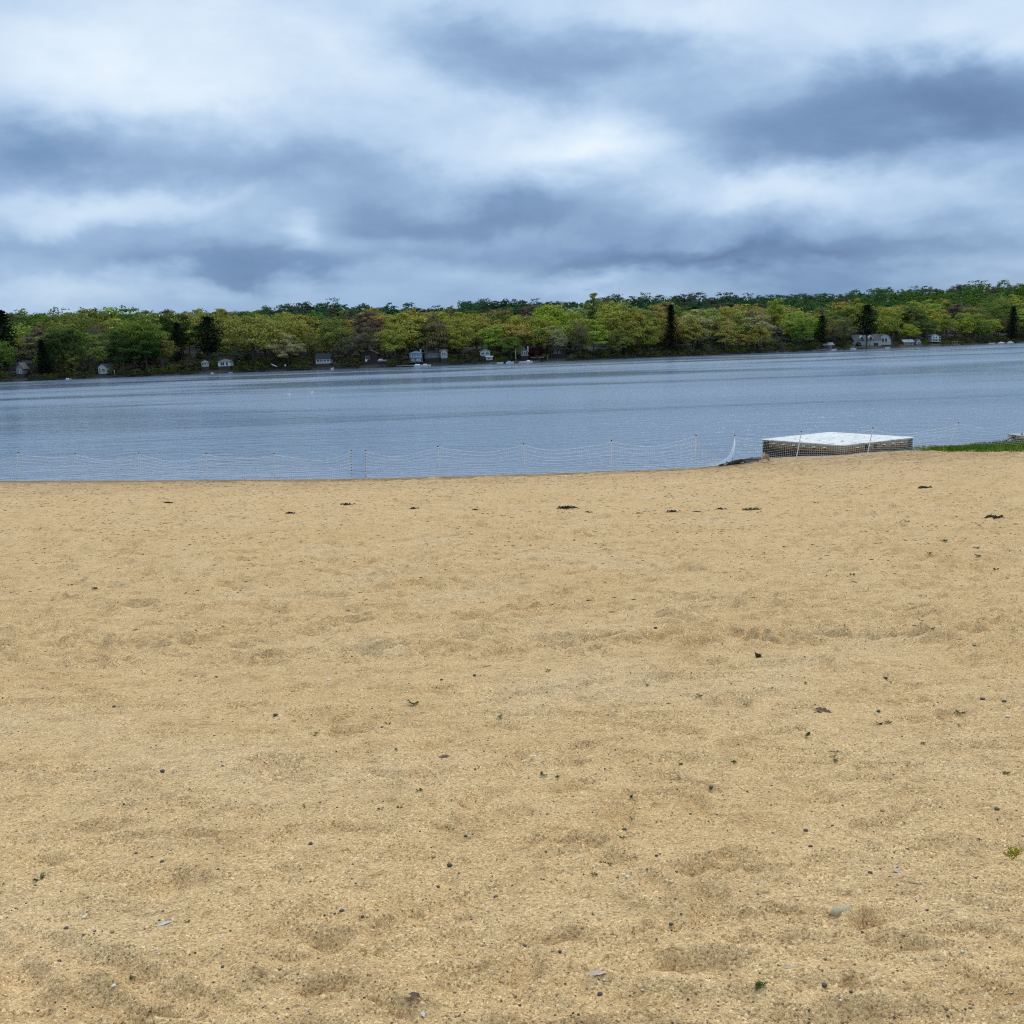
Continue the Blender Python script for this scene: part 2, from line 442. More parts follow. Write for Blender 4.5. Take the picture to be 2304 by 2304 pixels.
# ------------------------------------------------------------------ lake and far shore
_sx = [-900, -169, -94, -2, 112, 277, 700]
_sy = [240, 345, 389, 398, 458, 554, 780]
def shore(X): return np.interp(X, _sx, _sy)
mb = MB(); mb.add([(-1500, 36, 0), (1500, 36, 0), (1500, 1200, 0), (-1500, 1200, 0)], [(0, 1, 2, 3)])
tag(mb.build('lake_water', M_WATER), 'wind rippled blue grey lake', kind='structure')

_CX = [-300, 0, 300, 600, 900, 1130, 1400, 1700, 1900, 2100, 2304, 2700]
_CY = [700, 703, 697, 700, 697, 694, 684, 684, 682, 678, 668, 650]
_SX = [-300, 0, 300, 560, 640, 800, 900, 1000, 1130, 1330, 1420, 1650, 1850, 1990, 2100, 2200, 2304, 2700]
_SY = [706, 706, 700, 696, 688, 676, 682, 685, 670, 674, 662, 662, 659, 650, 646, 638, 632, 610]
def _zof(X, s, tx, ty, hgt):
    D = shore(X)+s; px = CX+F*X/D
    y = np.interp(px, tx, ty)
    hy = HORIZ-TILT*(px-CX)
    return CAMH+(hy-y)/F*D-hgt
def land_z(X, s):
    X = np.asarray(X, float); s = np.asarray(s, float)
    zc = np.maximum(_zof(X, 105, _CX, _CY, 14.5), 3); zr = np.maximum(_zof(X, 310, _SX, _SY, 13.0), zc-6)
    k = [-6, 0, 1.5, 12, 105, 310, 460]
    zs = [-2+0*X, .05+0*X, .55+0*X, 1.5+0*X, zc, zr, zr-14]
    out = np.zeros(np.broadcast(X, s).shape)
    for i in range(len(k)-1):
        t = np.clip((s-k[i])/(k[i+1]-k[i]), 0, 1)
        out = np.where((s >= k[i]), zs[i]*(1-t)+zs[i+1]*t, out) if i else zs[0]*(1-t)+zs[1]*t
    return out + fbm(X*.06, s*.06, 3, 41)*np.clip(s/20, 0, 1)*2.0
def land(X, s): return float(land_z(np.array(X), np.array(s)))
def build_land():
    xs = np.arange(-620, 900, 5.0); ss = np.array([-6, -2, 0, .7, 1.5, 4, 8, 12, 20, 30, 42, 56, 72, 88, 105, 130, 160, 190, 220, 250, 280, 310, 350, 400, 460])
    Xg, Sg = np.meshgrid(xs, ss); wob = fbm(Xg*.12, Sg*0+3, 3, 77)*2.5*np.clip(1-Sg/30, 0, 1)
    Z = land_z(Xg, Sg); Y = shore(Xg)+Sg+wob
    nr, nc = Xg.shape; idx = np.arange(nr*nc).reshape(nr, nc)
    Fq = np.stack([idx[:-1, :-1], idx[:-1, 1:], idx[1:, 1:], idx[1:, :-1]], -1).reshape(-1, 4)
    me = bpy.data.meshes.new('hillside'); me.from_pydata(np.stack([Xg, Y, Z], -1).reshape(-1, 3).tolist(), [], Fq.tolist())
    me.materials.append(M_SOIL); me.update()
    tag(obj('hillside', me), 'dark wooded hillside rising behind the far shore', kind='structure')
build_land()

# ------------------------------------------------------------------ trees
def crown_points(r, kind):
    """leaf quads of a broadleaf crown of height about 1 (trunk base at 0), plus limb targets"""
    #            centre, radius, half height, lobes, leaves per lobe, leaf size
    cz, rx, rz, nl, nq, sz = {'dome': (.57, .40, .42, 64, 90, .034), 'tall': (.55, .32, .45, 60, 90, .032), 'wide': (.56, .48, .42, 74, 85, .034),
                              'layered': (.53, .40, .45, 60, 80, .032), 'sparse': (.56, .37, .42, 80, 40, .024), 'shrub': (.45, .62, .50, 30, 60, .075)}[kind]
    lam = r.uniform(.1, .3); ph0 = r.uniform(0, 6.28)
    C = []; R = []
    while len(C) < nl:
        d = r.normal(size=3); d /= np.linalg.norm(d)
        if d[2] < -.75: continue
        k = r.uniform(.50, .90) if kind != 'sparse' else r.uniform(.3, 1.0)
        lump = 1+lam*math.sin(2*math.atan2(d[1], d[0])+ph0)+.18*math.sin(5*math.atan2(d[1], d[0])+ph0*3)+.16*math.sin(4*d[2]+ph0*5)
        p = np.array([d[0]*rx*k*lump, d[1]*rx*k*lump, cz+d[2]*rz*k])
        if kind == 'layered': p[2] = cz-rz+round((p[2]-cz+rz)/.13)*.13+r.normal()*.035
        C.append(p); R.append(r.uniform(.13, .38)*rx*(1.05-.2*k))
    C = np.array(C); R = np.array(R)
    Q = []
    for c, rad in zip(C, R):
        n = r.normal(size=(nq, 3)); n /= np.linalg.norm(n, axis=1, keepdims=True)
        n[:, 2] = np.where(n[:, 2] < -.35, -n[:, 2], n[:, 2])
        rr = rad*r.uniform(.45, 1.12, nq)
        P = c + n*rr[:, None]*np.array([1.15, 1.15, .55 if kind == 'layered' else .72])
        Nn = n + r.normal(size=(nq, 3))*.32 + (P-np.array([0, 0, cz-.1]))*1.2
        Q.append(leaf_quads(P, Nn, sz*r.uniform(.6, 1.35, nq), .8, r))
    return np.concatenate(Q), C, R
def trunk_mesh(r, C, kind, th=.018):
    mb = MB()
    bend = r.normal(size=2)*.015
    zt = .60
    pts = [(bend[0]*math.sin(z*3), bend[1]*math.sin(z*2.5), z*zt) for z in np.linspace(-.06, 1, 7)]
    mb.tube(pts, [th*1.35, th*1.05, th*.95, th*.85, th*.7, th*.5, th*.22], 6)
    n = 9 if kind != 'sparse' else 26
    for c in C[r.permutation(len(C))[:n]]:
        k = r.uniform(.42, .9); i = k*6; b = Vector(pts[min(6, int(round(i)))])
        e = Vector(c); mid = b.lerp(e, .5) + Vector((0, 0, -.02+r.normal()*.02))
        mb.tube([b, mid, e], [th*.42*(1.2-k*.6), th*.28, th*.08], 4, cap=False)
    return mb.mesh('trunk', M_BARK)
def spruce(r):
    Q = []; C = []
    for z in np.linspace(.10, .985, 30):
        R = .19*(1-z)**.78+.012; R *= r.uniform(.8, 1.15)
        nb = 11
        for k in range(nb):
            w = 2*math.pi*(k+r.random())/nb; d = np.array([math.cos(w), math.sin(w), 0]); L = R*r.uniform(.7, 1.15)
            n = 13; t = r.uniform(.1, 1, n)
            P = d*(t*L)[:, None]; P[:, 2] = z - t*t*L*.35 + r.normal(size=n)*.007; P[:, :2] += r.normal(size=(n, 2))*.016
            Q.append(leaf_quads(P, np.array([0, 0, 1.])+d*.4+r.normal(size=(n, 3))*.5, r.uniform(.018, .04, n), .55, r))
    mb = MB(); mb.tube([(0, 0, -.05), (0, 0, .5), (0, 0, .97)], [.017, .011, .003], 6)
    return np.concatenate(Q), mb.mesh('trunk', M_BARK)
def pine(r, bare=.22, fat=.25):
    Q = []; mb = MB(); mb.tube([(0, 0, -.05), (.004, 0, .3), (-.006, .004, .65), (0, 0, .94)], [.020, .017, .011, .003], 6)
    for z in np.linspace(bare, .97, 17):
        t0 = (z-bare)/(1-bare); R = fat*(math.sin(math.pi*min(1, .22+.80*t0))**.7)*r.uniform(.75, 1.15)+.015
        for k in range(7):
            w = 2*math.pi*(k+r.random())/7; d = np.array([math.cos(w), math.sin(w), 0]); L = R*r.uniform(.6, 1.15)
            mb.tube([(0, 0, z-.01), tuple(d*L*.8+np.array([0, 0, z+.02]))], [.004, .0015], 3, cap=False)
            n = 34; t = r.uniform(.25, 1.05, n)
            P = d*(t*L)[:, None]; P[:, 2] = z+.03*t + r.normal(size=n)*.013; P[:, :2] += r.normal(size=(n, 2))*.030*(1+L)
            Q.append(leaf_quads(P, np.array([0, 0, 1.])+r.normal(size=(n, 3))*.6, r.uniform(.02, .045, n), .6, r))
    return np.concatenate(Q), mb.mesh('trunk', M_BARK)
PROTO = {}
LOW = {}
for i, kind in enumerate(['dome', 'dome', 'tall', 'tall', 'wide', 'wide', 'layered', 'layered', 'sparse', 'sparse', 'shrub', 'shrub', 'dome', 'dome', 'tall', 'wide', 'sparse']):
    r = np.random.default_rng(100+i)
    q, C, R = crown_points(r, kind)
    PROTO.setdefault(kind, []).append((quads_mesh('crown_'+kind, q, M_LEAF), trunk_mesh(r, C, kind) if kind != 'shrub' else trunk_mesh(r, C*np.array([1, 1, .6]), kind, .012)))
    sub = r.permutation(len(q))[:1500]
    ql = q[sub]; cen = ql.mean(1, keepdims=True); LOW.setdefault(kind, []).append(cen+(ql-cen)*1.75)
for i in range(2):
    r = np.random.default_rng(200+i); q, tm = spruce(r); PROTO.setdefault('spruce', []).append((quads_mesh('crown_spruce', q, M_LEAF), tm))
    r = np.random.default_rng(210+i); q, tm = pine(r, (.30, .12)[i], (.27, .22)[i]); PROTO.setdefault('pine', []).append((quads_mesh('crown_pine', q, M_LEAF), tm))

GOLD = (.42, .365, .09); YGREEN = (.37, .375, .075); OLIVE = (.24, .25, .07); GREEN = (.165, .225, .052); DKGREEN = (.06, .10, .028)
GREY = (.19, .155, .10); PALE = (.42, .38, .20); RUST = (.25, .20, .095); NEEDLE = (.012, .021, .014); WINE = (.05, .010, .016); BRIGHT = (.36, .41, .065)
CNAME = {GOLD: 'golden', YGREEN: 'yellow-green', OLIVE: 'olive', GREEN: 'fresh green', DKGREEN: 'deep green', GREY: 'grey budding', PALE: 'pale cream-green', RUST: 'rust-tinged', BRIGHT: 'bright lime'}
TREES = []      # (px, s, obj info) for labels
def tree(name, kind, X, s, H, colr, wid=1.0, label=None, cat='tree', group=None, variant=None, jit=.14):
    z = land(X, s)
    o = empty(name, (X, float(shore(X))+s, z), random.uniform(0, 6.28))
    pr = PROTO[kind][random.randrange(len(PROTO[kind])) if variant is None else variant]
    o.scale = (H*wid*random.uniform(.86, 1.14), H*wid*random.uniform(.86, 1.14), H)
    c = obj('crown', pr[0], o); t = obj('trunk', pr[1], o)
    j = [random.uniform(1-jit, 1+jit) for _ in range(3)]
    c.color = (colr[0]*j[0], colr[1]*j[1], colr[2]*j[2], 1)
    if label: tag(o, label, cat, group)
    else: tag(o, None, cat, group)
    return o
def Xat(px, s):
    """ground position under photo column px, s metres behind the waterline"""
    X = 0.
    for _ in range(30): X = ray(px, HORIZ-TILT*(px-CX))[0]*(float(shore(X))+s)
    return X
def px_of(X, s):
    D = float(shore(X))+s; return CX+F*X/D
def height_to(px, ytop, s):
    X = Xat(px, s); D = float(shore(X))+s
    return at_d(px, ytop, D)[2]-land(X, s)

# landmark trees, read from the photograph: name, kind, px, ytop, s, colour, width, label
SPEC = [
 ('spruce_tree', 'spruce', 1510, 688, 7, NEEDLE, 1.35, 'tall dark spruce at the waterline, standing alone above golden trees', 0),
 ('pine_tree', 'pine', 1950, 689, 4, NEEDLE, 1.15, 'broad black pine with bare trunk in front of the white gambrel house', 0),
 ('pine_tree', 'pine', 1849, 712, 9, NEEDLE, .95, 'narrow dark pine left of the gambrel house, behind the brown boathouse', 1),
 ('pine_tree', 'pine', 473, 716, 20, NEEDLE, 1.25, 'tall dark pine above the small white cottages on the left shore', 0),
 ('pine_tree', 'pine', 404, 729, 24, NEEDLE, .9, 'short dark pine crown among olive trees, left of the tall pine', 1),
 ('pine_tree', 'pine', 14, 703, 34, NEEDLE, 1.3, 'dark pine crown cut off by the left edge of the photo', 1),
 ('spruce_tree', 'spruce', 98, 766, 7, NEEDLE, 1.7, 'low dark evergreen at the waterline right of the pale hut', 1),
 ('spruce_tree', 'spruce', 2278, 690, 8, (.022, .034, .02), 1.5, 'dark evergreen on the shore near the right edge of the photo', 1),
 ('oak_tree', 'wide', 568, 700, 14, GOLD, .98, 'large domed golden oak right of the tall dark pine, above the shore', 0),
 ('oak_tree', 'dome', 655, 702, 22, GOLD, .9, 'golden oak directly right of the large domed oak', 1),
 ('oak_tree', 'dome', 760, 712, 16, OLIVE, .95, 'yellow-olive oak over the roof of the white sunporch cottage', 0),
 ('oak_tree', 'dome', 888, 727, 8, YGREEN, .95, 'golden-green leaning oak just left of the blue cottage', 1),
 ('oak_tree', 'dome', 826, 735, 13, GREY, .95, 'grey-brown budding oak beside the brown cabin', 1),
 ('oak_tree', 'tall', 985, 705, 12, RUST, 1.05, 'rusty brown half-bare tree in front of the grey house', 0),
 ('oak_tree', 'tall', 1040, 712, 10, YGREEN, 1.15, 'yellow-green tree right of the grey house', 1),
 ('flowering_tree', 'layered', 648, 748, 7, PALE, 1.0, 'pale blossoming tree with layered branches between pine and sunporch cottage', 0),
 ('maple_tree', 'dome', 1150, 755, 5, GREEN, 1.1, 'fresh green maple over the docks, left of the grey gable cottage', 0),
 ('maple_tree', 'shrub', 1206, 776, 7, WINE, 1.0, 'dark wine-red maple beside the grey gable cottage', 0),
 ('maple_tree', 'wide', 1240, 730, 12, PALE, .95, 'pale spreading tree above the low dark pavilion', 1),
 ('maple_tree', 'layered', 1335, 714, 7, BRIGHT, 1.05, 'bright lime-green tree right of the low dark pavilion', 0),
 ('oak_tree', 'layered', 1392, 738, 4, OLIVE, 1.1, 'tiered olive tree hanging over the water left of the tall spruce', 1),
 ('maple_tree', 'tall', 1460, 716, 8, YGREEN, 1.0, 'yellow-green tree touching the left side of the tall spruce', 0),
 ('oak_tree', 'tall', 1560, 708, 9, GOLD, 1.05, 'golden tree touching the right side of the tall spruce', 1),
 ('maple_tree', 'tall', 1345, 655, 70, OLIVE, .9, 'loose olive tree standing above the canopy against the sky', 0),
 ('maple_tree', 'tall', 1742, 668, 62, BRIGHT, .85, 'lime tree rising above the golden canopy right of the spruce', 1),
 ('maple_tree', 'tall', 1925, 668, 40, YGREEN, .95, 'tall yellow-green tree behind the broad black pine', 0),
 ('maple_tree', 'wide', 1996, 690, 14, YGREEN, .85, 'spreading yellow tree with dark limbs above the gambrel house', 1),
 ('maple_tree', 'dome', 2165, 700, 12, BRIGHT, .9, 'bright yellow-green tree near the right edge, left of the dark evergreen', 0),
 ('maple_tree', 'dome', 2215, 722, 6, GREEN, .95, 'deep fresh green tree beside the white boats on the right', 1),
 ('clipped_shrub', 'shrub', 1930, 768, 3, (.008, .010, .008), .8, 'black rounded shrub left of the broad pine trunk', 1),
]
for nm, kind, px, yt, s, c, w, lab, var in SPEC:
    H = height_to(px, yt, s)
    tree(nm, kind, Xat(px, s), s, H*1.02, c, w, lab, 'shrub' if 'shrub' in nm else 'tree', variant=var, jit=.05)
KEEP = [(p[2], p[4], 26) for p in SPEC]
# open strips in front of the houses: px range, depth
CLEAR = [(30, 56, 9), (214, 246, 9), (448, 522, 10), (606, 630, 5), (700, 750, 12), (812, 874, 15), (912, 955, 12), (955, 1010, 10), (1082, 1108, 9), (1163, 1194, 9), (1232, 1276, 12), (1845, 1882, 8), (1915, 2008, 13), (2028, 2075, 10), (2092, 2116, 13)]
def pick(px, s):
    """colour and crown for a woodland tree; the left shore is duller, the right fresher"""
    q = px/2304
    u = random.random()
    if q < .25: tab = [(OLIVE, .30), (GREEN, .22), (GOLD, .14), (GREY, .15), (DKGREEN, .10), (YGREEN, .09)]
    elif q < .50: tab = [(GOLD, .34), (YGREEN, .20), (OLIVE, .20), (GREY, .12), (GREEN, .08), (RUST, .06)]
    elif q < .78: tab = [(GOLD, .38), (YGREEN, .24), (PALE, .10), (OLIVE, .08), (GREY, .08), (GREEN, .07), (BRIGHT, .05)]
    else: tab = [(YGREEN, .24), (GREEN, .24), (GOLD, .16), (OLIVE, .12), (BRIGHT, .10), (GREY, .10), (RUST, .04)]
    acc = 0
    for c, p in tab:
        acc += p
        if u < acc: break
    k = random.choice(['sparse', 'sparse', 'tall']) if c in (GREY, RUST) else random.choice(['dome', 'dome', 'dome', 'tall', 'tall', 'wide', 'wide', 'layered'])
    return c, k
ROWS = [6, 16, 28, 42, 58]
fills = []
for ri, s0 in enumerate(ROWS):
    px = -30+ri*9
    while px < 2345:
        s = s0+random.uniform(-4, 5)
        ok = not any(a-10 < px < b+10 and s < d+3 for a, b, d in CLEAR) and not any(abs(px-kx) < kw and s < ks+6 for kx, ks, kw in KEEP)
        if ok:
            c, k = pick(px, s); H = random.choice([random.uniform(9, 13), random.uniform(13, 17), random.uniform(15, 20)]) if ri else random.uniform(8, 16.5)
            if px < 400: H *= .95
            fills.append((px, s, ri, c, k, H))
        D = float(shore(Xat(px, s)))
        px += random.uniform(7.0, 11.5)/D*F*(1.0 if ri < 3 else 1.12)
LAND = [(-50, 230, 'left of the white gable cottage'), (230, 473, 'between white gable cottage and tall pine'), (473, 726, 'between tall pine and sunporch cottage'), (726, 934, 'between sunporch and blue cottages'), (934, 1180, 'between blue and grey gable cottages'), (1180, 1510, 'between grey gable cottage and spruce'), (1510, 1950, 'between spruce and broad black pine'), (1950, 2400, 'right of the broad black pine')]
ROWN = ['waterline row', 'second row', 'third row', 'fourth row', 'fifth row']
ORD = ['first', 'second', 'third', 'fourth', 'fifth', 'sixth', 'seventh', 'eighth', 'ninth', 'tenth', 'eleventh', 'twelfth', 'thirteenth', 'fourteenth', 'fifteenth', 'sixteenth', 'seventeenth', 'eighteenth']
cnt = {}
for px, s, ri, c, k, H in sorted(fills):
    z = next(i for i, l in enumerate(LAND) if l[0] <= px < l[1]); key = (ri, z, CNAME[c]); cnt[key] = cnt.get(key, 0)+1
    lab = '%s %s tree from left, %s, %s' % (ORD[cnt[key]-1], CNAME[c], ROWN[ri], LAND[z][2])
    tree('woodland_tree', k, Xat(px, s), s, H, c, random.uniform(1.0, 1.38), lab, 'tree', 'trees on the far shore')
N_FILL = len(fills)

# the rest of the wood further up the slope and the ridge: one mass
def far_woods():
    Q = []; T = []
    r = np.random.default_rng(9)
    def put(X, s, H, c, kind, wid):
        q = LOW[kind][r.integers(len(LOW[kind]))]
        n = 1000 if s < 140 else (700 if s < 270 else 1500)
        if s >= 270: q = q.mean(1, keepdims=True)+(q-q.mean(1, keepdims=True))*.8
        if 140 < s < 270: q = q.mean(1, keepdims=True)+(q-q.mean(1, keepdims=True))*1.35
        q = q[r.permutation(len(q))[:n]]
        sink = .10 if s < 140 else .24
        a = r.uniform(0, 6.28); ca, sa = math.cos(a), math.sin(a)
        x = q[..., 0]*ca-q[..., 1]*sa; y = q[..., 0]*sa+q[..., 1]*ca
        p = np.stack([x*H*wid+X, y*H*wid+float(shore(X))+s, (q[..., 2]-sink)*H+land(X, s)], -1)
        Q.append(p); T.append(np.repeat((np.array(c)*r.uniform(.85, 1.15, 3))[None], len(p), 0))
    for s0 in (74, 90, 106, 124):
        px = -60.
        while px < 2380:
            s = s0+r.uniform(-6, 6); X = Xat(px, s); c, k = pick(px, s)
            k = 'tall' if k == 'sparse' else k
            put(X, s, r.uniform(10, 18.5), c, k, r.uniform(.85, 1.25)); px += r.uniform(8, 12)/float(shore(X)+s)*F
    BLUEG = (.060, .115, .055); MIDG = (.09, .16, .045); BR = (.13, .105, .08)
    for s0 in (155, 190, 225, 260, 290, 318):
        px = -60.
        while px < 2380:
            s = s0+r.uniform(-14, 14); X = Xat(px, s)
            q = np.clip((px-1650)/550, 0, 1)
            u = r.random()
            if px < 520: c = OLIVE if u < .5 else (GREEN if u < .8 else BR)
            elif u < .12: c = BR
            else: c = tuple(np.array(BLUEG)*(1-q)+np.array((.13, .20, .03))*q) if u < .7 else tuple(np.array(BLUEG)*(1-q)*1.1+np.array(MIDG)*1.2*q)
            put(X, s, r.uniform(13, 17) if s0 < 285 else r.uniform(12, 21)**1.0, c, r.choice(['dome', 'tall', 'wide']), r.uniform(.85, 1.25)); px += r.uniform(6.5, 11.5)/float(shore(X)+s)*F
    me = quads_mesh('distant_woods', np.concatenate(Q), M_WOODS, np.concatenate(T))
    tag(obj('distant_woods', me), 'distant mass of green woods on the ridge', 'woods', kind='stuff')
    # undergrowth along the bank and under the front trees
    Q = []; T = []
    for s0, s1, h0, h1, stp in ((.1, 4.0, .8, 2.8, .8), (5, 11, 1.6, 4.2, 1.3), (12, 20, 1.5, 4.2, 2.3), (20, 34, 2, 5, 2.4), (36, 60, 2.5, 5.5, 3.2)):
        px = -40.
        while px < 2350:
            s = r.uniform(s0, s1); X = Xat(px, s)
            blocked = any(a-2 < px < b+2 and s < d+1 for a, b, d in CLEAR)
            if not blocked or (s < 3 and r.random() < .3):
                q = LOW['shrub'][r.integers(2)]; q = q[r.permutation(len(q))[:230]]; H = r.uniform(h0, h1); w = r.uniform(.8, 1.3)
                if blocked: H = .5
                p = q*np.array([H*w, H*w, H])+np.array([X, float(shore(X))+s, land(X, s)])
                Q.append(p); c = np.array([(.085, .09, .035), (.11, .125, .032), (.115, .10, .06), (.05, .058, .028)][r.integers(4)])
                T.append(np.repeat((c*r.uniform(.8, 1.2, 3))[None], len(p), 0))
            px += r.uniform(.6, 1.4)*stp/float(shore(X))*F
    me = quads_mesh('shoreline_undergrowth', np.concatenate(Q), M_WOODS, np.concatenate(T))
    tag(obj('shoreline_undergrowth', me), 'tangled dark undergrowth along the far waterline', 'undergrowth', kind='stuff')
far_woods()

# ------------------------------------------------------------------ houses across the lake
WHITE = (.46, .46, .44); DKROOF = (.035, .035, .04); GREYROOF = (.16, .165, .17)
M_GLASS = None
def glass_material():
    m, t, o = mat('window_glass')
    b = t.new('ShaderNodeBsdfPrincipled', ins={'Base Color': (.012, .015, .018, 1), 'Roughness': .08, 'IOR': 1.5})
    t.l.new(b.outputs[0], o.inputs[0]); return m
M_GLASS = glass_material()
M_TRIM = plain('white_trim', (.72, .72, .70), .6, .06)
M_FOUND = plain('foundation', (.05, .046, .042), .9, .3)
def siding(name, c):
    if name in MATS: return MATS[name]
    m, t, o = mat(name)
    tc = t.new('ShaderNodeTexCoord').outputs['Object']
    w = t.new('ShaderNodeTexWave', wave_type='BANDS', bands_direction='Z', wave_profile='SAW', ins={'Vector': tc, 'Scale': 2.6})
    n = t.noise(tc, 1.2, 4, .6)
    cc = t.ramp(n, [(.3, tuple(x*.82 for x in c)), (.7, tuple(min(1, x*1.08) for x in c))])
    bp = t.new('ShaderNodeBump', ins={'Strength': .8, 'Distance': .02, 'Height': w.outputs['Fac']})
    b = t.new('ShaderNodeBsdfPrincipled', ins={'Base Color': cc, 'Roughness': .75, 'Normal': bp.outputs[0]})
    t.l.new(b.outputs[0], o.inputs[0]); MATS[name] = m; return m
def window(parent, x0, x1, z0, z1, yf, arch=False):
    """window in the front wall (y = yf, facing -y)"""
    w = MB(); t = .09
    for bx in (((x0+x1)/2, z0-t/2, x1-x0+2*t, t), ((x0+x1)/2, z1+t/2, x1-x0+2*t, t), (x0-t/2, (z0+z1)/2, t, z1-z0), (x1+t/2, (z0+z1)/2, t, z1-z0)):
        w.box((bx[0], yf-.03, bx[1]), (bx[2], .08, bx[3]))
    w.box(((x0+x1)/2, yf-.022, (z0+z1)/2), (.05, .05, z1-z0))
    fr = w.build('window', M_TRIM, parent=parent)
    g = MB(); g.box(((x0+x1)/2, yf-.004, (z0+z1)/2), (x1-x0, .03, z1-z0)); g.build('pane', M_GLASS, parent=fr)
def house(name, label, px0, px1, yeave, ybase, s, roof, rh, deep, wall, roofc, wins, extra=None, rz=0., cat='house', slope_down=4.0):
    """front wall spans px0..px1 and yeave..ybase in the photograph; rh = roof height in photo px"""
    pm = (px0+px1)/2; X = Xat(pm, s); D = float(shore(X))+s
    base = at_d(pm, ybase, D); k = D/F
    w, h, rh_ = (px1-px0)*k, (ybase-yeave)*k, rh*k
    o = empty(name, (base[0], D, base[2]), rz)
    tag(o, label, cat)
    x0, x1 = -w/2, w/2
    b = MB(); b.box((0, deep/2, -slope_down/2-.002), (w-.1, deep-.1, slope_down)); b.build('foundation', M_FOUND, parent=o)
    b = MB()
    prof = [(x0, 0), (x1, 0), (x1, h)]
    if roof == 'gable_front': prof += [(0, h+rh_)]
    elif roof == 'gambrel_front': prof += [(x1*.62, h+rh_*.72), (0, h+rh_), (x0*.62, h+rh_*.72)]
    prof += [(x0, h)]
    n = len(prof)
    vs = [(x, 0, z) for x, z in prof] + [(x, deep, z) for x, z in prof]
    fs = [tuple(range(n)), tuple(range(2*n-1, n-1, -1))]+[(i, n+i, n+(i+1) % n, (i+1) % n) for i in range(n)]
    b.add(vs, fs); b.build('wall', siding('siding_%s' % str(wall), wall), parent=o)
    r = MB(); ov = .32; th = .14
    def slab(p, q, y0, y1):
        p = Vector((p[0], 0, p[1])); q = Vector((q[0], 0, q[1])); d = (q-p).normalized(); nn = Vector((-d.z, 0, d.x))
        if nn.z < 0: nn = -nn
        a0, a1 = p+nn*.012, q+nn*.012; b0, b1 = p+nn*(th), q+nn*(th)
        vs = [(v.x, y, v.z) for y in (y0, y1) for v in (a0, a1, b1, b0)]
        r.add(vs, [(0, 1, 2, 3), (7, 6, 5, 4), (0, 4, 5, 1), (1, 5, 6, 2), (2, 6, 7, 3), (3, 7, 4, 0)])
    if roof == 'gable_front':
        dz = rh_/(w/2)*ov
        slab((x0-ov, h-dz), (0, h+rh_), -ov, deep+ov); slab((0, h+rh_), (x1+ov, h-dz), -ov, deep+ov)
    elif roof == 'gambrel_front':
        slab((x0-.1, h), (x0*.62, h+rh_*.72), -ov, deep+ov); slab((x0*.62, h+rh_*.72), (0, h+rh_), -ov, deep+ov)
        slab((0, h+rh_), (x1*.62, h+rh_*.72), -ov, deep+ov); slab((x1*.62, h+rh_*.72), (x1+.1, h), -ov, deep+ov)
    elif roof == 'gable_side':
        vs = [(x0-ov, -ov, h), (x1+ov, -ov, h), (x1+ov, deep+ov, h), (x0-ov, deep+ov, h), (x0-ov, deep/2, h+rh_), (x1+ov, deep/2, h+rh_)]
        r.add([(a, b_, c+.012) for a, b_, c in vs], [(0, 1, 5, 4), (2, 3, 4, 5), (0, 4, 3), (1, 2, 5), (0, 3, 2, 1)])
    elif roof == 'hip':
        i = min(w, deep)*.42
        vs = [(x0-ov, -ov, h), (x1+ov, -ov, h), (x1+ov, deep+ov, h), (x0-ov, deep+ov, h), (x0+i, deep/2, h+rh_), (x1-i, deep/2, h+rh_)]
        r.add([(a, b_, c+.012) for a, b_, c in vs], [(0, 1, 5, 4), (2, 3, 4, 5), (0, 4, 3), (1, 2, 5), (0, 3, 2, 1)])
    rf = r.build('roof', plain('roof_%s' % str(roofc), roofc, .85, .25, 5.0, .02), parent=o)
    for (u0, u1, v0, v1) in wins:
        window(o, x0+u0*w, x0+u1*w, v0*h, v1*h, 0)
    if extra: extra(o, rf, x0, x1, h, rh_, deep, k)
    return o
def row(u0, u1, n, v0, v1, gap=.3):
    st = (u1-u0)/n
    return [(u0+st*i+st*gap/2, u0+st*(i+1)-st*gap/2, v0, v1) for i in range(n)]
def chimney(u, hh, c=(.5, .5, .48)):
    def f(o, rf, x0, x1, h, rh_, deep, k):
        m = MB(); x = x0+(x1-x0)*u; z0 = h*.4; z1 = h+rh_+hh
        m.box((x, deep*.3, (z0+z1)/2), (.55, .55, z1-z0)); m.box((x, deep*.3, z1+.06), (.72, .72, .12))
        m.build('chimney', plain('chimney', c, .9, .2, 4), parent=rf)
    return f
house('hut', 'pale grey peaked hut with dark door under trees, far left', 37, 52, 828, 841, 7, 'gable_front', 11, 4, (.20, .20, .19), (.10, .10, .10), [(.52, .72, .05, .75)], cat='hut')
house('cottage', 'small white gable cottage with dark front windows at the left waterline', 222, 239, 825, 841, 5, 'gable_front', 6, 5, (.42, .42, .41), DKROOF, [(.10, .30, .15, .8), (.52, .86, .25, .72)])
house('summerhouse', 'tiny white summerhouse with two arched openings left of the dark pine trunk', 454, 466, 816, 825, 6, 'hip', 5, 2.4, WHITE, GREYROOF, [(.10, .42, .35, .9), (.56, .88, .35, .9)], cat='summerhouse')
house('cottage', 'white cottage with grey hip roof and one wide dark window', 491, 518, 814, 824, 8, 'hip', 6, 5, (.60, .64, .68), GREYROOF, [(.22, .52, .2, .85), (.66, .82, .1, .85)])
house('cottage', 'long white sunporch cottage with four windows and tall black roof', 711, 743, 808, 818, 7, 'gable_side', 13, 6, WHITE, (.022, .023, .028), row(.05, .97, 4, .42, .86, .25))
house('cabin', 'dark brown gabled cabin with a shaded porch beside the leaning oak', 812, 850, 797, 813, 12, 'gable_front', 8, 7, (.045, .033, .026), (.075, .06, .05), [(.3, .5, .3, .7)])
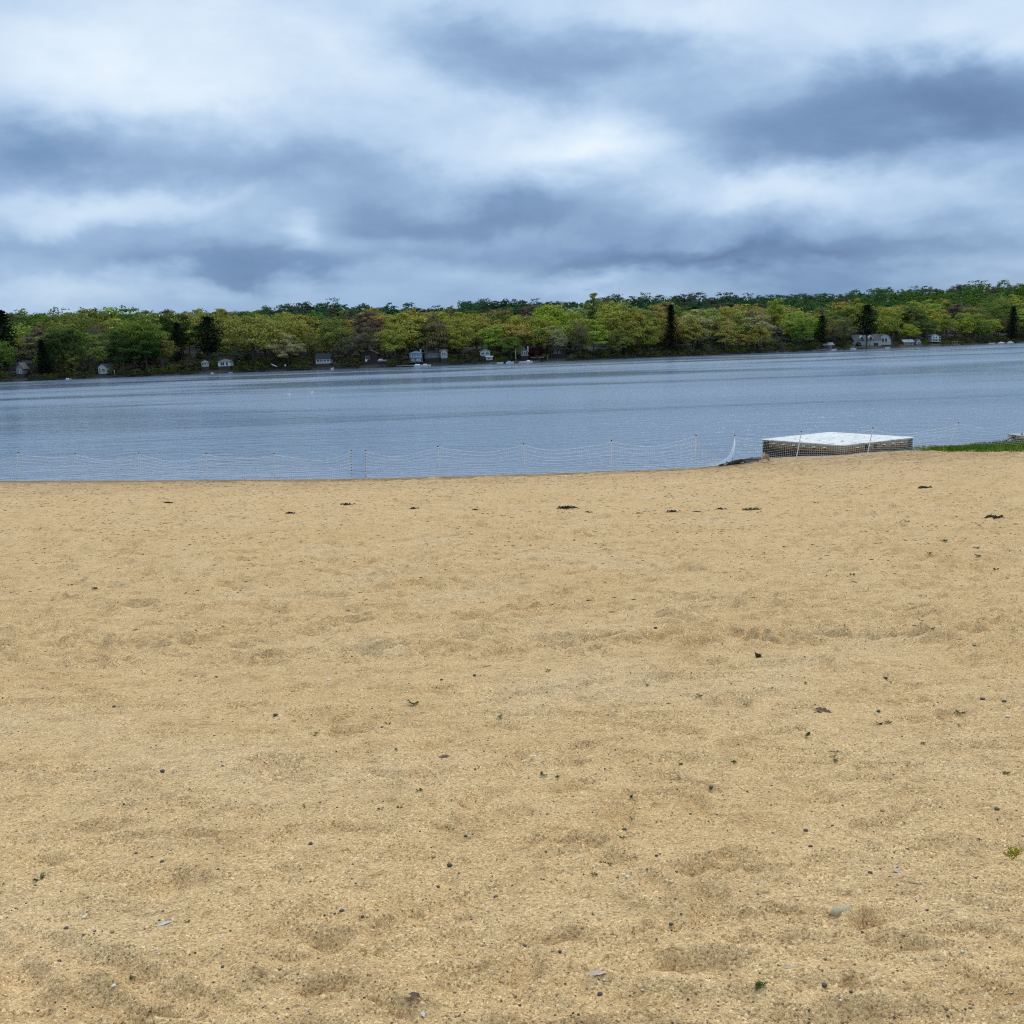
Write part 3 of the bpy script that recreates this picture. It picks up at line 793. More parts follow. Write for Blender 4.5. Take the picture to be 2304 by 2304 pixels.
house('house', 'pale house half hidden behind the dark brown cabin', 818, 840, 784, 798, 24, 'gable_side', 4, 6, (.55, .54, .55), GREYROOF, [(.15, .35, .4, .85), (.5, .62, .4, .85)], cat='house')
def blue_extra(o, rf, x0, x1, h, rh_, deep, k):
    chimney(.90, .5)(o, rf, x0, x1, h, rh_, deep, k)
    m = MB(); m.box((0, -.012, h*.20), (x1-x0-.02, .02, h*.40)); m.build('lower_storey', siding('siding_navy', (.045, .085, .19)), parent=o)
    m = MB(); m.box((0, -.9, -.25), (x1-x0+.8, 1.8, .16)); m.build('terrace', plain('terrace', (.4, .4, .38), .9, .2), parent=o)
house('cottage', 'blue lakeside cottage with a row of white windows and hip roof', 922, 949, 795, 813, 8, 'hip', 5, 7, (.22, .37, .58), (.19, .29, .38), row(.03, .99, 7, .58, .88, .32)+row(.12, .46, 2, .06, .28, .3)+row(.56, .92, 3, .06, .28, .3), blue_extra)
house('house', 'long grey shingled house right of the blue cottage, behind rusty tree', 956, 998, 794, 806, 12, 'gable_side', 7, 7, (.20, .20, .19), (.13, .13, .125), row(.2, .7, 3, .3, .8, .5))
house('garage', 'pale grey gabled wing with a twin window at the grey house corner', 992, 1006, 790, 806, 8, 'gable_front', 4, 6, (.42, .44, .45), GREYROOF, row(.2, .8, 2, .42, .8, .25), cat='house wing')
house('cottage', 'greenish white cottage half hidden by trees left of the docks', 1080, 1103, 791, 801, 8, 'gable_front', 5, 6, (.42, .48, .42), (.30, .33, .27), [(.15, .4, .3, .8), (.6, .85, .3, .8)])
house('boathouse', 'small pale shed with sloped grey roof on the bank by docks', 1094, 1108, 803, 810, 3, 'gable_side', 2, 3, (.45, .46, .46), (.40, .41, .42), [(.3, .6, .3, .8)], cat='shed')
house('cottage', 'grey gable cottage with three tall windows behind the docks', 1172, 1189, 792, 801, 8, 'gable_front', 6, 6, (.36, .36, .36), (.30, .30, .30), row(.12, .88, 3, .25, 1.05, .3), chimney(.95, 1.0, (.62, .6, .6)))
house('house', 'brown-pink roofed house behind the grey gable cottage', 1162, 1180, 786, 797, 14, 'gable_side', 7, 6, (.30, .24, .20), (.33, .23, .19), [(.2, .4, .3, .8)])
def posts(o, rf, x0, x1, h, rh_, deep, k):
    for i in range(5):
        m = MB(); x = x0+.15+(x1-x0-.3)*i/4; m.box((x, -1.1, h*.5-.2), (.16, .16, h+.4)); m.build('post', M_BARK, parent=o)
    m = MB(); m.box((0, -.55, h-.05), (x1-x0+.5, 1.6, .1)); m.build('porch_roof', MATS['roof_%s' % str((.13, .14, .13))], parent=o)
house('pavilion', 'low dark pavilion with wide grey hip roof and porch posts', 1236, 1271, 786, 797, 12, 'hip', 6, 7, (.05, .042, .035), (.13, .14, .13), [(.3, .45, .2, .7), (.6, .75, .2, .7)], posts, cat='pavilion')
house('boathouse', 'dark brown gabled boathouse with grey roof near the water', 1853, 1876, 777, 785, 5, 'gable_side', 6, 5, (.06, .05, .04), (.17, .175, .18), [(.55, .75, .2, .8)], cat='boathouse')
def dormer(o, rf, x0, x1, h, rh_, deep, k):
    for uu in (.30, .62):
        m = MB(); x = x0+(x1-x0)*uu; w = (x1-x0)*.16
        vs = [(x-w/2, .2, h*.9), (x+w/2, .2, h*.9), (x+w/2, .2, h+rh_*.45), (x, .2, h+rh_*.85), (x-w/2, .2, h+rh_*.45)]
        m.add(vs+[(a, 2.6, c) for a, b_, c in vs], [(0, 1, 2, 3, 4), (9, 8, 7, 6, 5)]+[(i, 5+i, 5+(i+1) % 5, (i+1) % 5) for i in range(5)])
        d = m.build('dormer', siding('siding_%s' % str(WHITE), WHITE), parent=rf)
        g = MB(); g.box((x, .18, h+rh_*.28), (w*.45, .05, rh_*.45)); g.build('pane', M_GLASS, parent=d)
house('gambrel_house', 'large white house with black gambrel roof and dormers behind broad pine', 1922, 1982, 766, 783, 10, 'gable_side', 13, 9, WHITE, (.05, .05, .055), row(.04, .30, 2, .15, .6, .4)+row(.42, .62, 2, .15, .6, .5)+[(.72, .9, .1, .65)], dormer)
house('house_wing', 'white rounded-gable wing with dark roof right of the white gambrel house', 1976, 2004, 764, 776, 8, 'gambrel_front', 12, 8, WHITE, (.06, .06, .065), [(.30, .46, .55, 1.2), (.54, .70, .55, 1.2)], cat='house wing')
house('cottage', 'small white-fronted cottage with pale roof right of the gambrel house', 2034, 2056, 770, 778, 7, 'gable_side', 6, 5, (.24, .24, .25), (.30, .30, .32), [(.1, .25, .1, .8), (.6, .8, .3, .8)])
house('shed', 'little pale green-white shed behind two shore trunks on the right', 2062, 2072, 767, 775, 8, 'gable_front', 4, 3, (.48, .54, .52), GREYROOF, [(.35, .65, .1, .7)], cat='shed')
def decks(o, rf, x0, x1, h, rh_, deep, k):
    for zf in (.02, .52):
        m = MB(); m.box((0, -.9, h*zf), (x1-x0+.8, 1.7, .14)); d = m.build('deck', M_TRIM, parent=o)
        for i in range(6):
            q = MB(); x = x0-.3+(x1-x0+.6)*i/5; q.box((x, -1.70, h*zf+.55), (.08, .08, 1.0)); q.build('railing_post', M_TRIM, parent=d)
        q = MB(); q.box((0, -1.70, h*zf+1.08), (x1-x0+.7, .09, .08)); q.build('rail', M_TRIM, parent=d)
house('deck_house', 'tall white house with two tiers of decks among trees, right shore', 2096, 2112, 756, 769, 12, 'gable_front', 4, 6, (.55, .55, .54), GREYROOF, [(.2, .42, .1, .42), (.58, .8, .1, .42), (.2, .42, .6, .92), (.58, .8, .6, .92)], decks)

# ------------------------------------------------------------------ docks, boats and shore clutter across the lake
M_DOCK = plain('dock_wood', (.36, .35, .33), .85, .3, 3); M_HULL = plain('boat_white', (.55, .55, .54), .35, .05); M_RED = plain('boat_red', (.30, .035, .045), .4, .1); M_DARKC = plain('boat_cover', (.05, .06, .08), .7, .2)
M_TAN = plain('boat_tan', (.48, .42, .33), .6, .1); M_BLUEB = plain('boat_blue', (.10, .17, .30), .5, .1)
def dock(label, px0, px1, out, z=.55, s=1.0):
    pm = (px0+px1)/2; X = Xat(pm, s); D = float(shore(X)); w = (px1-px0)*D/F
    sl = math.atan2(float(shore(X+5)-shore(X-5)), 10)
    o = empty('dock', (X, D-out/2+s, 0), sl); tag(o, label, 'dock')
    n = max(4, int(w/.5)); pw = w/n
    for i in range(min(n, 40)):
        m = MB(); m.box((-w/2+pw*(i+.5), 0, z+.01*math.sin(i*2.3)), (pw*.9, out, .09)); m.build('plank', M_DOCK, parent=o)
    m = MB(); m.box((0, -out*.4, z-.13), (w, .12, .16)); m.box((0, out*.4, z-.13), (w, .12, .16)); m.build('beam', M_DOCK, parent=o)
    for i in range(max(2, int(w/3)+1)):
        for yy in (-1, 1):
            m = MB(); m.tube([(-w/2+.2+(w-.4)*i/max(1, int(w/3)), yy*out*.44, -1.6), (-w/2+.2+(w-.4)*i/max(1, int(w/3)), yy*out*.44, z+.25)], .07, 6); m.build('post', M_BARK, parent=o)
    return o
def boat(label, px, L, out=2.0, hullm=None, cover=None, canopy=False, rz=0, z=0.0, s=None, name='boat', H=.75, cabin=False):
    hullm = hullm or M_HULL
    if s is None: s = -out
    X = Xat(px, max(s, 0)) if s >= 0 else Xat(px, 0); D = float(shore(X))+s
    zb = z if s < .5 else land(X, s)+z
    sl = math.atan2(float(shore(X+5)-shore(X-5)), 10)
    o = empty(name, (X, D, zb), sl+rz); tag(o, label, 'boat')
    L *= .8; H *= .75; W_ = L*.30; m = MB(); st = []
    n = 9
    for i in range(n):
        t = i/(n-1); x = (t-.5)*L; wb = W_/2*(1 if t < .55 else math.cos((t-.55)/.45*math.pi/2)**.7)+.02; sh = H*(.85+.3*t*t); kz = -.18+ (0 if t < .6 else (t-.6)**2*2.2*H)
        st.append([(x, -wb, sh), (x, -wb*.82, kz+.18), (x, 0, kz), (x, wb*.82, kz+.18), (x, wb, sh), (x, wb*.88, sh-.02), (x, 0, sh-.22), (x, -wb*.88, sh-.02)])
    vs = [p for r_ in st for p in r_]; k = 8
    fs = [(i*k+j, (i+1)*k+j, (i+1)*k+(j+1) % k, i*k+(j+1) % k) for i in range(n-1) for j in range(k)]+[tuple(range(k)), tuple((n-1)*k+j for j in range(k))[::-1]]
    m.add(vs, fs); m.build('hull', hullm, parent=o)
    if cover:
        m = MB(); m.add([(-L*.42, -W_*.42, H), (L*.1, -W_*.42, H), (L*.1, W_*.42, H), (-L*.42, W_*.42, H), (-L*.36, 0, H*1.7), (L*.04, 0, H*1.6)], [(0, 1, 5, 4), (2, 3, 4, 5), (0, 4, 3), (1, 2, 5), (0, 3, 2, 1)]); m.build('cover', cover, parent=o)
    else:
        m = MB(); m.add([(.08*L, -W_*.36, H*.95), (.2*L, -W_*.28, H*.95), (.2*L, W_*.28, H*.95), (.08*L, W_*.36, H*.95), (.04*L, -W_*.34, H*1.5), (.04*L, W_*.34, H*1.5)], [(0, 1, 4), (1, 2, 5, 4), (2, 3, 5), (0, 4, 5, 3)]); m.build('windscreen', M_GLASS, parent=o)
        m = MB(); m.box((-L*.15, 0, H*.8), (L*.1, W_*.7, .3)); m.build('seat', M_TAN, parent=o)
        m = MB(); m.box((-L*.52, 0, H*.7), (.3, .35, .7)); m.build('motor', M_DARKC, parent=o)
    if canopy:
        m = MB(); m.box((-L*.1, 0, H+1.5), (L*.6, W_*.95, .1)); c = m.build('canopy', canopy, parent=o)
        for sx in (-.36, .16):
            for sy in (-.42, .42):
                q = MB(); q.tube([(L*sx, W_*sy, H*.8), (L*sx, W_*sy, H+1.46)], .04, 5); q.build('pole', M_TRIM, parent=c)
    return o
dock('low grey dock with pale planks before the blue cottage', 892, 934, 2.0, .5)
dock('long shore dock below the grey gable cottage', 1150, 1215, 2.4, .45)
dock('short dock below the pale shed near the boats', 1098, 1132, 2.0, .35)
dock('raised swim dock on the bank left of the pavilion', 1196, 1222, 2.2, 1.9, 3.0)
dock('pale dock beside the brown boathouse', 1818, 1862, 2.0, .45)
dock('low dock under the red and white boat', 2128, 2162, 2.0, .35)
dock('long low dock at the white boats, far right', 2204, 2280, 2.2, .3)
boat('white covered boat tied beside the blue cottage terrace', 944, 5.2, 3.4, cover=M_HULL)
boat('pale boat with tan cover right of the covered white boat', 960, 4.2, 3.2, cover=M_TAN)
boat('white boat parked on the bank left of the blue cottage', 859, 4.2, s=9, z=.9, cover=M_HULL)
boat('blue-covered boat at the docks under the green maple', 1147, 4.0, 3, cover=M_BLUEB)
boat('small white motorboat moored left of the blue-covered boat', 1124, 3.4, 3)
boat('white motorboat below the grey gable cottage', 1174, 4.2, 3.2)
boat('low white rowing boat right of the flagpole', 1190, 3.6, 3.0, name='rowing_boat', cover=M_HULL)
boat('red and white motorboat with pale canopy at the right shore', 2144, 5.6, 3.0, hullm=M_RED, canopy=M_TAN)
boat('leftmost of the white boats at the far right', 2226, 6.0, 3.2)
boat('middle white boat with tan cover at the far right', 2248, 6.0, 3.4, cover=M_TAN)
boat('rightmost white covered boat beneath the dark evergreen', 2268, 6.2, 3.6, cover=M_HULL)
boat('white boat in front of the gambrel house wing', 1992, 4.6, 2.8)
boat('dark blue boat left of the black rounded shrub', 1917, 4.6, 2.6, cover=M_BLUEB)
boat('slim white skiff lying at the waterline, far left', 155, 2.4, 1.4, name='skiff', H=.35, cover=M_HULL)
boat('pale skiff ashore below the tiny summerhouse', 478, 1.6, 1.2, name='skiff', H=.4, cover=M_TAN)
boat('brown rowing boat pulled up below the hip roofed cottage', 517, 2.4, .6, name='rowing_boat', hullm=M_TAN, H=.45, rz=.2)
boat('white dinghy standing on end below the sunporch cottage', 747, 1.4, 1.0, name='dinghy', H=.9, cover=M_DARKC)
boat('white boat at the short dock left of the brown boathouse', 1872, 4.2, 2.8)
def pole(name, label, px, ytop, s, rad, mtl, cat, arm=None):
    X = Xat(px, s); D = float(shore(X))+s; zt = at_d(px, ytop, D)[2]; z0 = land(X, s)
    m = MB(); m.tube([(0, 0, -.4), (0, 0, zt-z0)], [rad, rad*.7], 6)
    o = empty(name, (X, D, z0)); tag(o, label, cat); m.build('shaft', mtl, parent=o)
    m = MB(); m.tube([(0, 0, zt-z0), (0, 0, zt-z0+.12)], [rad*1.5, rad*1.2], 6); m.build('cap', mtl, parent=o)
    return o
pole('flagpole', 'white flagpole standing among the docks by the green maple', 1160, 786, 2, .10, M_TRIM, 'pole')
pole('mooring_post', 'short white post at the waterline right of the white gable cottage', 256, 834, 2, .09, M_TRIM, 'post')
pole('mooring_post', 'pale post on the bank right of the dark wine-red maple', 1232, 801, 2, .12, M_DOCK, 'post')
def kayak(label, px, py, s, L, tilt):
    X = Xat(px, s); D = float(shore(X))+s; p = at_d(px, py, D)
    m = MB(); m.tube([(-L/2, 0, 0), (-L*.3, 0, -.05), (0, 0, -.08), (L*.3, 0, -.05), (L/2, 0, 0)], [.03, .2, .27, .2, .03], 8)
    o = m.build('kayak', M_HULL, loc=(p[0], D, p[2]), smooth=True); o.rotation_euler = (0, tilt, 0); tag(o, label, 'kayak')
    return o
kayak('slanting white kayak propped on the bank below layered blossom tree', 617, 822, 4, 2.9, .42)
def sign(label, px, py, s, w, h):
    X = Xat(px, s); D = float(shore(X))+s; p = at_d(px, py, D); z0 = land(X, s)
    o = empty('notice_board', (p[0], D, z0)); tag(o, label, 'sign')
    m = MB(); m.box((0, 0, p[2]-z0), (w, .06, h)); m.build('board', M_TRIM, parent=o)
    m = MB(); m.box((0, .06, (p[2]-z0)/2-.2), (.09, .09, p[2]-z0+.4)); m.build('post', M_BARK, parent=o)
sign('small blank white board on the bank left of the sunporch cottage', 642, 822, 3, .55, .6)
sign('white board and post on the slope below the brown cabin', 824, 811, 5, .7, .8)

# two white mooring buoys on the lake
for px, py, lab in ((650, 888.5, 'left of two white buoys floating on the open lake'), (701, 884, 'right of two white buoys floating on the open lake')):
    p = at_z(px, py, 0); m = MB(); n = 12; prof = [(.0, .17), (.13, .16), (.22, .10), (.25, .02), (.22, -.08), (.1, -.14), (0, -.16)]
    o = empty('mooring_buoy', tuple(p)); tag(o, lab, 'buoy', 'mooring buoys')
    vs = [(r_*math.cos(2*math.pi*j/n)*1.15, r_*math.sin(2*math.pi*j/n), z) for r_, z in prof for j in range(n)]
    m.add(vs, [(i*n+j, i*n+(j+1) % n, (i+1)*n+(j+1) % n, (i+1)*n+j) for i in range(len(prof)-1) for j in range(n)]); m.build('float_body', M_HULL, parent=o, smooth=True)
    m = MB(); m.tube([(0, 0, .15), (0, 0, .22)], .03, 6); m.build('mooring_eye', M_DARKC, parent=o)

# ------------------------------------------------------------------ netting fence along the water's edge
M_POST = plain('fence_post_white', (.72, .72, .70), .5, .08, 8); M_BLACK = plain('black_plastic', (.015, .015, .016), .5, .1, 8)
M_NET = plain('net_strand', (.86, .86, .84), .6, .05, 8)
def shore_base(x, y):
    """foot of a post: on the sand, never past the water's edge"""
    p = hit_beach(x, y)
    for _ in range(4):
        lim = float(np.interp(p[0], _cx, _cy))-.12
        if p[1] > lim: p[0] *= lim/p[1]; p[1] = lim
    p[2] = ground_z(p[0], p[1]); return p
def fence(label, plist, end_clips, thin=1.0):
    B = []; T = []
    for xt, yt, xb, yb in plist:
        b = shore_base(xb, yb); t = at_d(xt, yt, b[1]); B.append(b); T.append(t)
    o = empty('net_fence', tuple(B[0])); tag(o, label, 'fence'); O = Vector(B[0])
    for i, (b, t) in enumerate(zip(B, T)):
        b_ = Vector(b)-O; t_ = Vector(t)-O; d = (t_-b_)
        m = MB(); m.tube([b_-d*.14, b_, t_], [.016, .018, .016], 8); ps = m.build('post', M_POST, parent=o)
        m = MB(); m.tube([t_-d*.01, t_+d*.012, t_+d*.030], [.020, .028, .016], 8); m.build('cap', M_BLACK, parent=ps)
        m = MB(); m.tube([b_-d*.08, b_+d*.16], [.008, .008], 6); m.box(tuple(b_+d*.16), (.05, .02, .012)); m.build('spike', plain('spike_metal', (.12, .11, .10), .6, .3), parent=ps)
        nclip = 9 if i in end_clips else 0
        for k in range(nclip):
            q = b_+d*(.12+.8*k/8); m = MB(); m.box(tuple(q+Vector((-.012, -.012, 0))), (.036, .03, .022)); m.build('clip', M_BLACK, parent=ps)
    r = random.Random(len(plist)*31)
    fr = [.015, .07, .13, .20, .28, .37, .47, .58, .70, .84, .97]
    for i in range(len(B)-1):
        b0, b1, t0, t1 = (Vector(v)-O for v in (B[i], B[i+1], T[i], T[i+1]))
        L = (b1-b0).length; sag = r.uniform(.13, .26); bel = r.uniform(.02, .16)*r.choice((-1, 1)); ph = r.uniform(0, 6); shear = r.uniform(-.10, .10)
        gz = lambda x, y: ground_z(x+O.x, y+O.y)-O.z
        def pt(u, f):
            p = (b0.lerp(b1, u)).lerp(t0.lerp(t1, u), f)
            w = 4*u*(1-u)
            p.z -= sag*w*(f**.8)*(1+.25*math.sin(ph+5*u))
            p.y += bel*w*math.sin(math.pi*min(1, f*1.1))
            dr = (b1-b0).normalized()
            p += dr*(shear*w*math.sin(f*math.pi*1.6+ph*.2))
            g = gz(p.x, p.y)+.012
            if p.z < g: p.z = g+.004
            return p
        m = MB()
        for f in fr:
            m.tube([pt(k/18, f) for k in range(19)], .0030*thin if f < .9 else .0042*thin, 3, cap=False)
        nv = int(L/.078)
        for k in range(1, nv):
            u = k/nv; m.tube([pt(u, f) for f in fr], .0023*thin, 3, cap=False)
        m.build('net_panel', M_NET, parent=o)
    return o, O, B, T
PL = [(-100, 1019, -106, 1083), (41, 1019, 34, 1081), (168.5, 1021, 164, 1081), (312, 1020, 311.5, 1082), (464.5, 1021, 467, 1081), (616, 1021, 620, 1080), (791, 1014.5, 792.5, 1079)]
PM = [(823, 1014.5, 823.5, 1078.5), (985, 1005, 990, 1074), (1178, 999, 1183, 1068.5), (1376, 992, 1376, 1063), (1566, 980, 1563.5, 1055)]
PR = [(1653.5, 980, 1647, 1041), (1803, 971.7, 1791, 1033), (1964, 963.7, 1951, 1026), (2156.5, 952, 2134, 1011), (2332, 938, 2318, 1005)]
fence('left stretch of sagging white net fence, ending at black-clipped post', PL, {6})
fm, O, B, T = fence('middle stretch of white net fence between the clipped post and gap', PM, {0})
# its slumped free end
def slump():
    b, t = Vector(B[-1])-O, Vector(T[-1])-O
    e = Vector(hit_beach(1640, 1046)); e.z = ground_z(e.x, e.y)+.02; e -= O
    m = MB(); n = 11
    rows = []
    for f in [.03, .12, .22, .33, .45, .58, .72, .86, .97]:
        a = b.lerp(t, f); end = e+Vector((0, -.05*f, .03+.42*max(0, f-.35)*.5))
        rows.append([a.lerp(end, k/(n-1))-Vector((0, 0, .22*f*4*(k/(n-1))*(1-k/(n-1)))) for k in range(n)])
    for p in rows:
        for q in p: q.z = max(q.z, ground_z(q.x+O.x, q.y+O.y)-O.z+.012)
        m.tube(p, .0042, 3, cap=False)
    for k in range(1, n): m.tube([p[k] for p in rows], .0036, 3, cap=False)
    o = m.build('net_panel', M_NET, parent=fm); o['label'] = 'slumped loose end of the net'
slump()
fr_, O3, B3, T3 = fence('right stretch of net fence running in front of the white raft', PR, {0}, .68)
def gathered():
    b, t = Vector(B3[0])-O3, Vector(T3[0])-O3
    e = Vector(hit_beach(1618, 1049)); e.z = ground_z(e.x, e.y)+.02; e -= O3
    m = MB()
    for k in range(9):
        o_ = (k-4)*.018; mid = t.lerp(e, .5)+Vector((.16+o_, -.03*k*.3, -.18)); q3 = t.lerp(e, .8)+Vector((.10+o_*2, 0, -.10))
        p = [t+Vector((0, 0, -.02)), t.lerp(e, .25)+Vector((.12+o_*.5, -.02, -.08)), mid, q3, e+Vector((o_*3, 0, .0))]
        for q in p: q.z = max(q.z, ground_z(q.x+O3.x, q.y+O3.y)-O3.z+.012)
        m.tube(p, .0045, 4, cap=False)
    o = m.build('net_bundle', M_NET, parent=fr_); o['label'] = 'net gathered into a hanging white bundle'
gathered()

# ------------------------------------------------------------------ swim raft on the bank
def raft_materials():
    m, t, o = mat('raft_hull')
    P = t.new('ShaderNodeTexCoord').outputs['Object']; sp = t.new('ShaderNodeSeparateXYZ', ins={0: P})
    n = t.noise(t.vscale(P, (1, 1, .25)), 7, 5, .65); n2 = t.noise(t.vscale(P, (1, 1, .12)), 22, 3, .6)
    z = t.m('ADD', sp.outputs[2], t.m('MULTIPLY', t.m('SUBTRACT', n, .5), .22)); z = t.m('ADD', z, t.m('MULTIPLY', t.m('SUBTRACT', n2, .5), .10))
    c = t.ramp(z, [(.28, (.016, .012, .009)), (.39, (.035, .022, .012)), (.47, (.24, .105, .032)), (.53, (.27, .18, .08)), (.60, (.28, .26, .17)), (.70, (.34, .33, .24))])
    b = t.new('ShaderNodeBsdfPrincipled', ins={'Base Color': c, 'Roughness': .6}); t.l.new(b.outputs[0], o.inputs[0])
    m2, t, o = mat('raft_deck')
    P = t.new('ShaderNodeTexCoord').outputs['Object']
    n = t.noise(P, 1.6, 5, .62, .4); n2 = t.noise(t.vscale(P, (1, .55, 1)), 6, 5, .7, .5)
    c = t.ramp(n, [(.30, (.46, .44, .38)), (.45, (.66, .65, .60)), (.7, (.74, .73, .69))])
    d = t.m('MULTIPLY', t.mapr(n, .44, .54), t.mapr(n2, .53, .60))
    c = t.mix(t.m('MULTIPLY', d, .85), c, (.16, .14, .10))
    bp = t.new('ShaderNodeBump', ins={'Strength': .5, 'Distance': .006, 'Height': t.noise(P, 60, 2, .5)})
    b = t.new('ShaderNodeBsdfPrincipled', ins={'Base Color': c, 'Roughness': .7, 'Normal': bp.outputs[0]}); t.l.new(b.outputs[0], o.inputs[0])
    return m, m2
def raft():
    MH, MD = raft_materials()
    L = 4.1; Hh = .735; rc = .22
    o = empty('swim_raft', (12.765, 39.90, .826-Hh), -1.01); tag(o, 'square white plastic swim raft with stained ribbed sides on the bank', 'raft')
    # outline with rounded corners and ribs
    pts = []
    hs = L/2
    for cx, cy, a0 in ((hs-rc, hs-rc, 0), (-hs+rc, hs-rc, 90), (-hs+rc, -hs+rc, 180), (hs-rc, -hs+rc, 270)):
        for k in range(5):
            a = math.radians(a0+k*22.5); pts.append((cx+rc*math.cos(a), cy+rc*math.sin(a), math.cos(a), math.sin(a)))
    full = []
    for i in range(len(pts)):
        p, q = pts[i], pts[(i+1) % len(pts)]; d = math.hypot(q[0]-p[0], q[1]-p[1]); n = max(1, int(d/.0235))
        for k in range(n):
            f = k/n; full.append((p[0]+(q[0]-p[0])*f, p[1]+(q[1]-p[1])*f, p[2]+(q[2]-p[2])*f, p[3]+(q[3]-p[3])*f))
    n = len(full); m = MB(); vs = []
    for z, off in ((0, -.03), (.03, 0), (Hh-.10, 0), (Hh-.07, .0), (Hh-.035, .012)):
        for i, (x, y, nx, ny) in enumerate(full):
            rib = (-.034 if (i % 5) in (0, 1) else 0.0) if .02 < z < Hh-.08 else 0
            vs.append((x+nx*(off+rib), y+ny*(off+rib), z))
    fs = [(r_*n+i, r_*n+(i+1) % n, (r_+1)*n+(i+1) % n, (r_+1)*n+i) for r_ in range(4) for i in range(n)]+[tuple(range(n))[::-1]]
    m.add(vs, fs); m.build('hull', MH, parent=o)
    # deck of four moulded panels
    g = .012; e = hs+.012
    for ix in (0, 1):
        for iy in (0, 1):
            cx, cy = (-e/2 if ix == 0 else e/2), (-e/2 if iy == 0 else e/2); w = e/2-g/2
            m = MB(); vs = []
            for z, ins in ((Hh-.034, 0), (Hh-.008, 0), (Hh, .010)):
                for sx, sy in ((-1, -1), (1, -1), (1, 1), (-1, 1)):
                    outer = (sx > 0) == (ix == 1) and (sy > 0) == (iy == 1); c = .13 if outer else .012
                    a = (cx+sx*(w-ins), cy+sy*(w-ins))
                    e1 = (a[0]-sx*c, a[1]); e2 = (a[0], a[1]-sy*c); md = (a[0]-sx*c*.3, a[1]-sy*c*.3)
                    vs += [(*p, z) for p in ([e2, md, e1] if sx*sy > 0 else [e1, md, e2])]
            fs = [(r_*12+i, r_*12+(i+1) % 12, (r_+1)*12+(i+1) % 12, (r_+1)*12+i) for r_ in range(2) for i in range(12)]+[tuple(24+i for i in range(12)), tuple(range(12))[::-1]]
            m.add(vs, fs); m.build('deck_panel', MD, parent=o)
    # straps near the corners, grab handles and clips on the two faces towards the beach
    def on_face(face, u, z, w, d, h, name, mtl, off=.0):
        m = MB()
        c, s_ = ((u, -hs-off), (w, d)) if face == 0 else ((hs+off, u), (d, w))
        m.box((c[0], c[1], z), (s_[0], s_[1], h)); return m.build(name, mtl, parent=o)
    for face, u in ((0, -1.78), (0, -1.62), (1, 1.66), (1, 1.82)):
        on_face(face, u, Hh/2-.02, .085, .03, Hh-.06, 'strap', M_BLACK, .012)
    for u in (.62, 1.02):
        pass
    for face in (0, 1):
        for k, u in enumerate((-1.3, -.8, -.3, .2, .7, 1.2)):
            dark = (face == 1 and k in (0, 1)) or (face == 0 and k < 2)
            if face == 1 and k in (1, 2):
                m = MB(); w = .10; pts_ = []
                for j in range(9):
                    a = math.pi*j/8-math.pi/2; pts_.append((w*math.cos(a)*1.1, w*math.sin(a)))
                vs = [(hs+.004+dd, u-.05+p[0], Hh-.17+p[1]) for dd in (0, .05) for p in pts_]
                m.add(vs, [tuple(range(9))[::-1], tuple(range(9, 18))]+[(j, (j+1) % 9, 9+(j+1) % 9, 9+j) for j in range(9)]); m.build('grab_handle', M_BLACK, parent=o)
            else:
                on_face(face, u, Hh-.14, .13, .05, .035, 'clip', M_TRIM, .016)
                on_face(face, u, Hh-.19, .05, .04, .06, 'latch', M_BLACK, .012)
raft()

# ------------------------------------------------------------------ grass bank, concrete block, leaning pipe
def grass():
    r = np.random.default_rng(3); Q = []; T = []
    n = 44000; got = 0
    while got < n:
        x = r.uniform(12.5, 34, 6000); y = r.uniform(33.6, 40.5, 6000)
        # irregular front edge, denser to the right
        edge = 37.1-2.9*np.clip((x-14.0)/3, 0, 1)+fbm(x*.9, y*.9, 3, 5)*2.4
        dens = np.clip((y-edge)/1.0, 0, 1)*np.clip((x-14.8-fbm(y*1.3, x*.7, 3, 8)*2.5)/1.6, 0.02, 1)
        keep = (r.random(6000) < dens) & (y < np.interp(x, _cx, _cy)+.15) & ~((x < 15.6) & (y > 36.3+(x-12)*.62-.1))
        x, y = x[keep], y[keep]
        z = np.array([ground_z(a, b) for a, b in zip(x, y)])
        h = r.uniform(.05, .17, len(x))*(.7+.9*vnoise(x*1.6, y*1.6, 4)); w = r.uniform(.006, .014, len(x)); a = r.uniform(0, 6.28, len(x)); ln = r.uniform(.0, .6, len(x))*h
        dx, dy = np.cos(a), np.sin(a); b = r.uniform(0, 6.28, len(x))
        P = np.stack([x, y, z-.01], -1); S = np.stack([dx*w, dy*w, 0*x], -1); Mi = P+np.stack([np.cos(b)*ln*.3, np.sin(b)*ln*.3, h*.55], -1); Tp = P+np.stack([np.cos(b)*ln, np.sin(b)*ln, h], -1)
        Q.append(np.stack([P-S, P+S, Mi+S*.7, Tp], 1))
        c = np.where((vnoise(x*.8, y*1.2, 9) > .62)[:, None], np.array([.26, .28, .045]), np.array([.12, .22, .03]))*r.uniform(.6, 1.3, (len(x), 1))
        T.append(c); got += len(x)
    me = quads_mesh('bank_grass', np.concatenate(Q), M_WOODS, np.concatenate(T))
    tag(obj('bank_grass', me), 'short green grass on the bank at right', 'grass', kind='stuff')
grass()
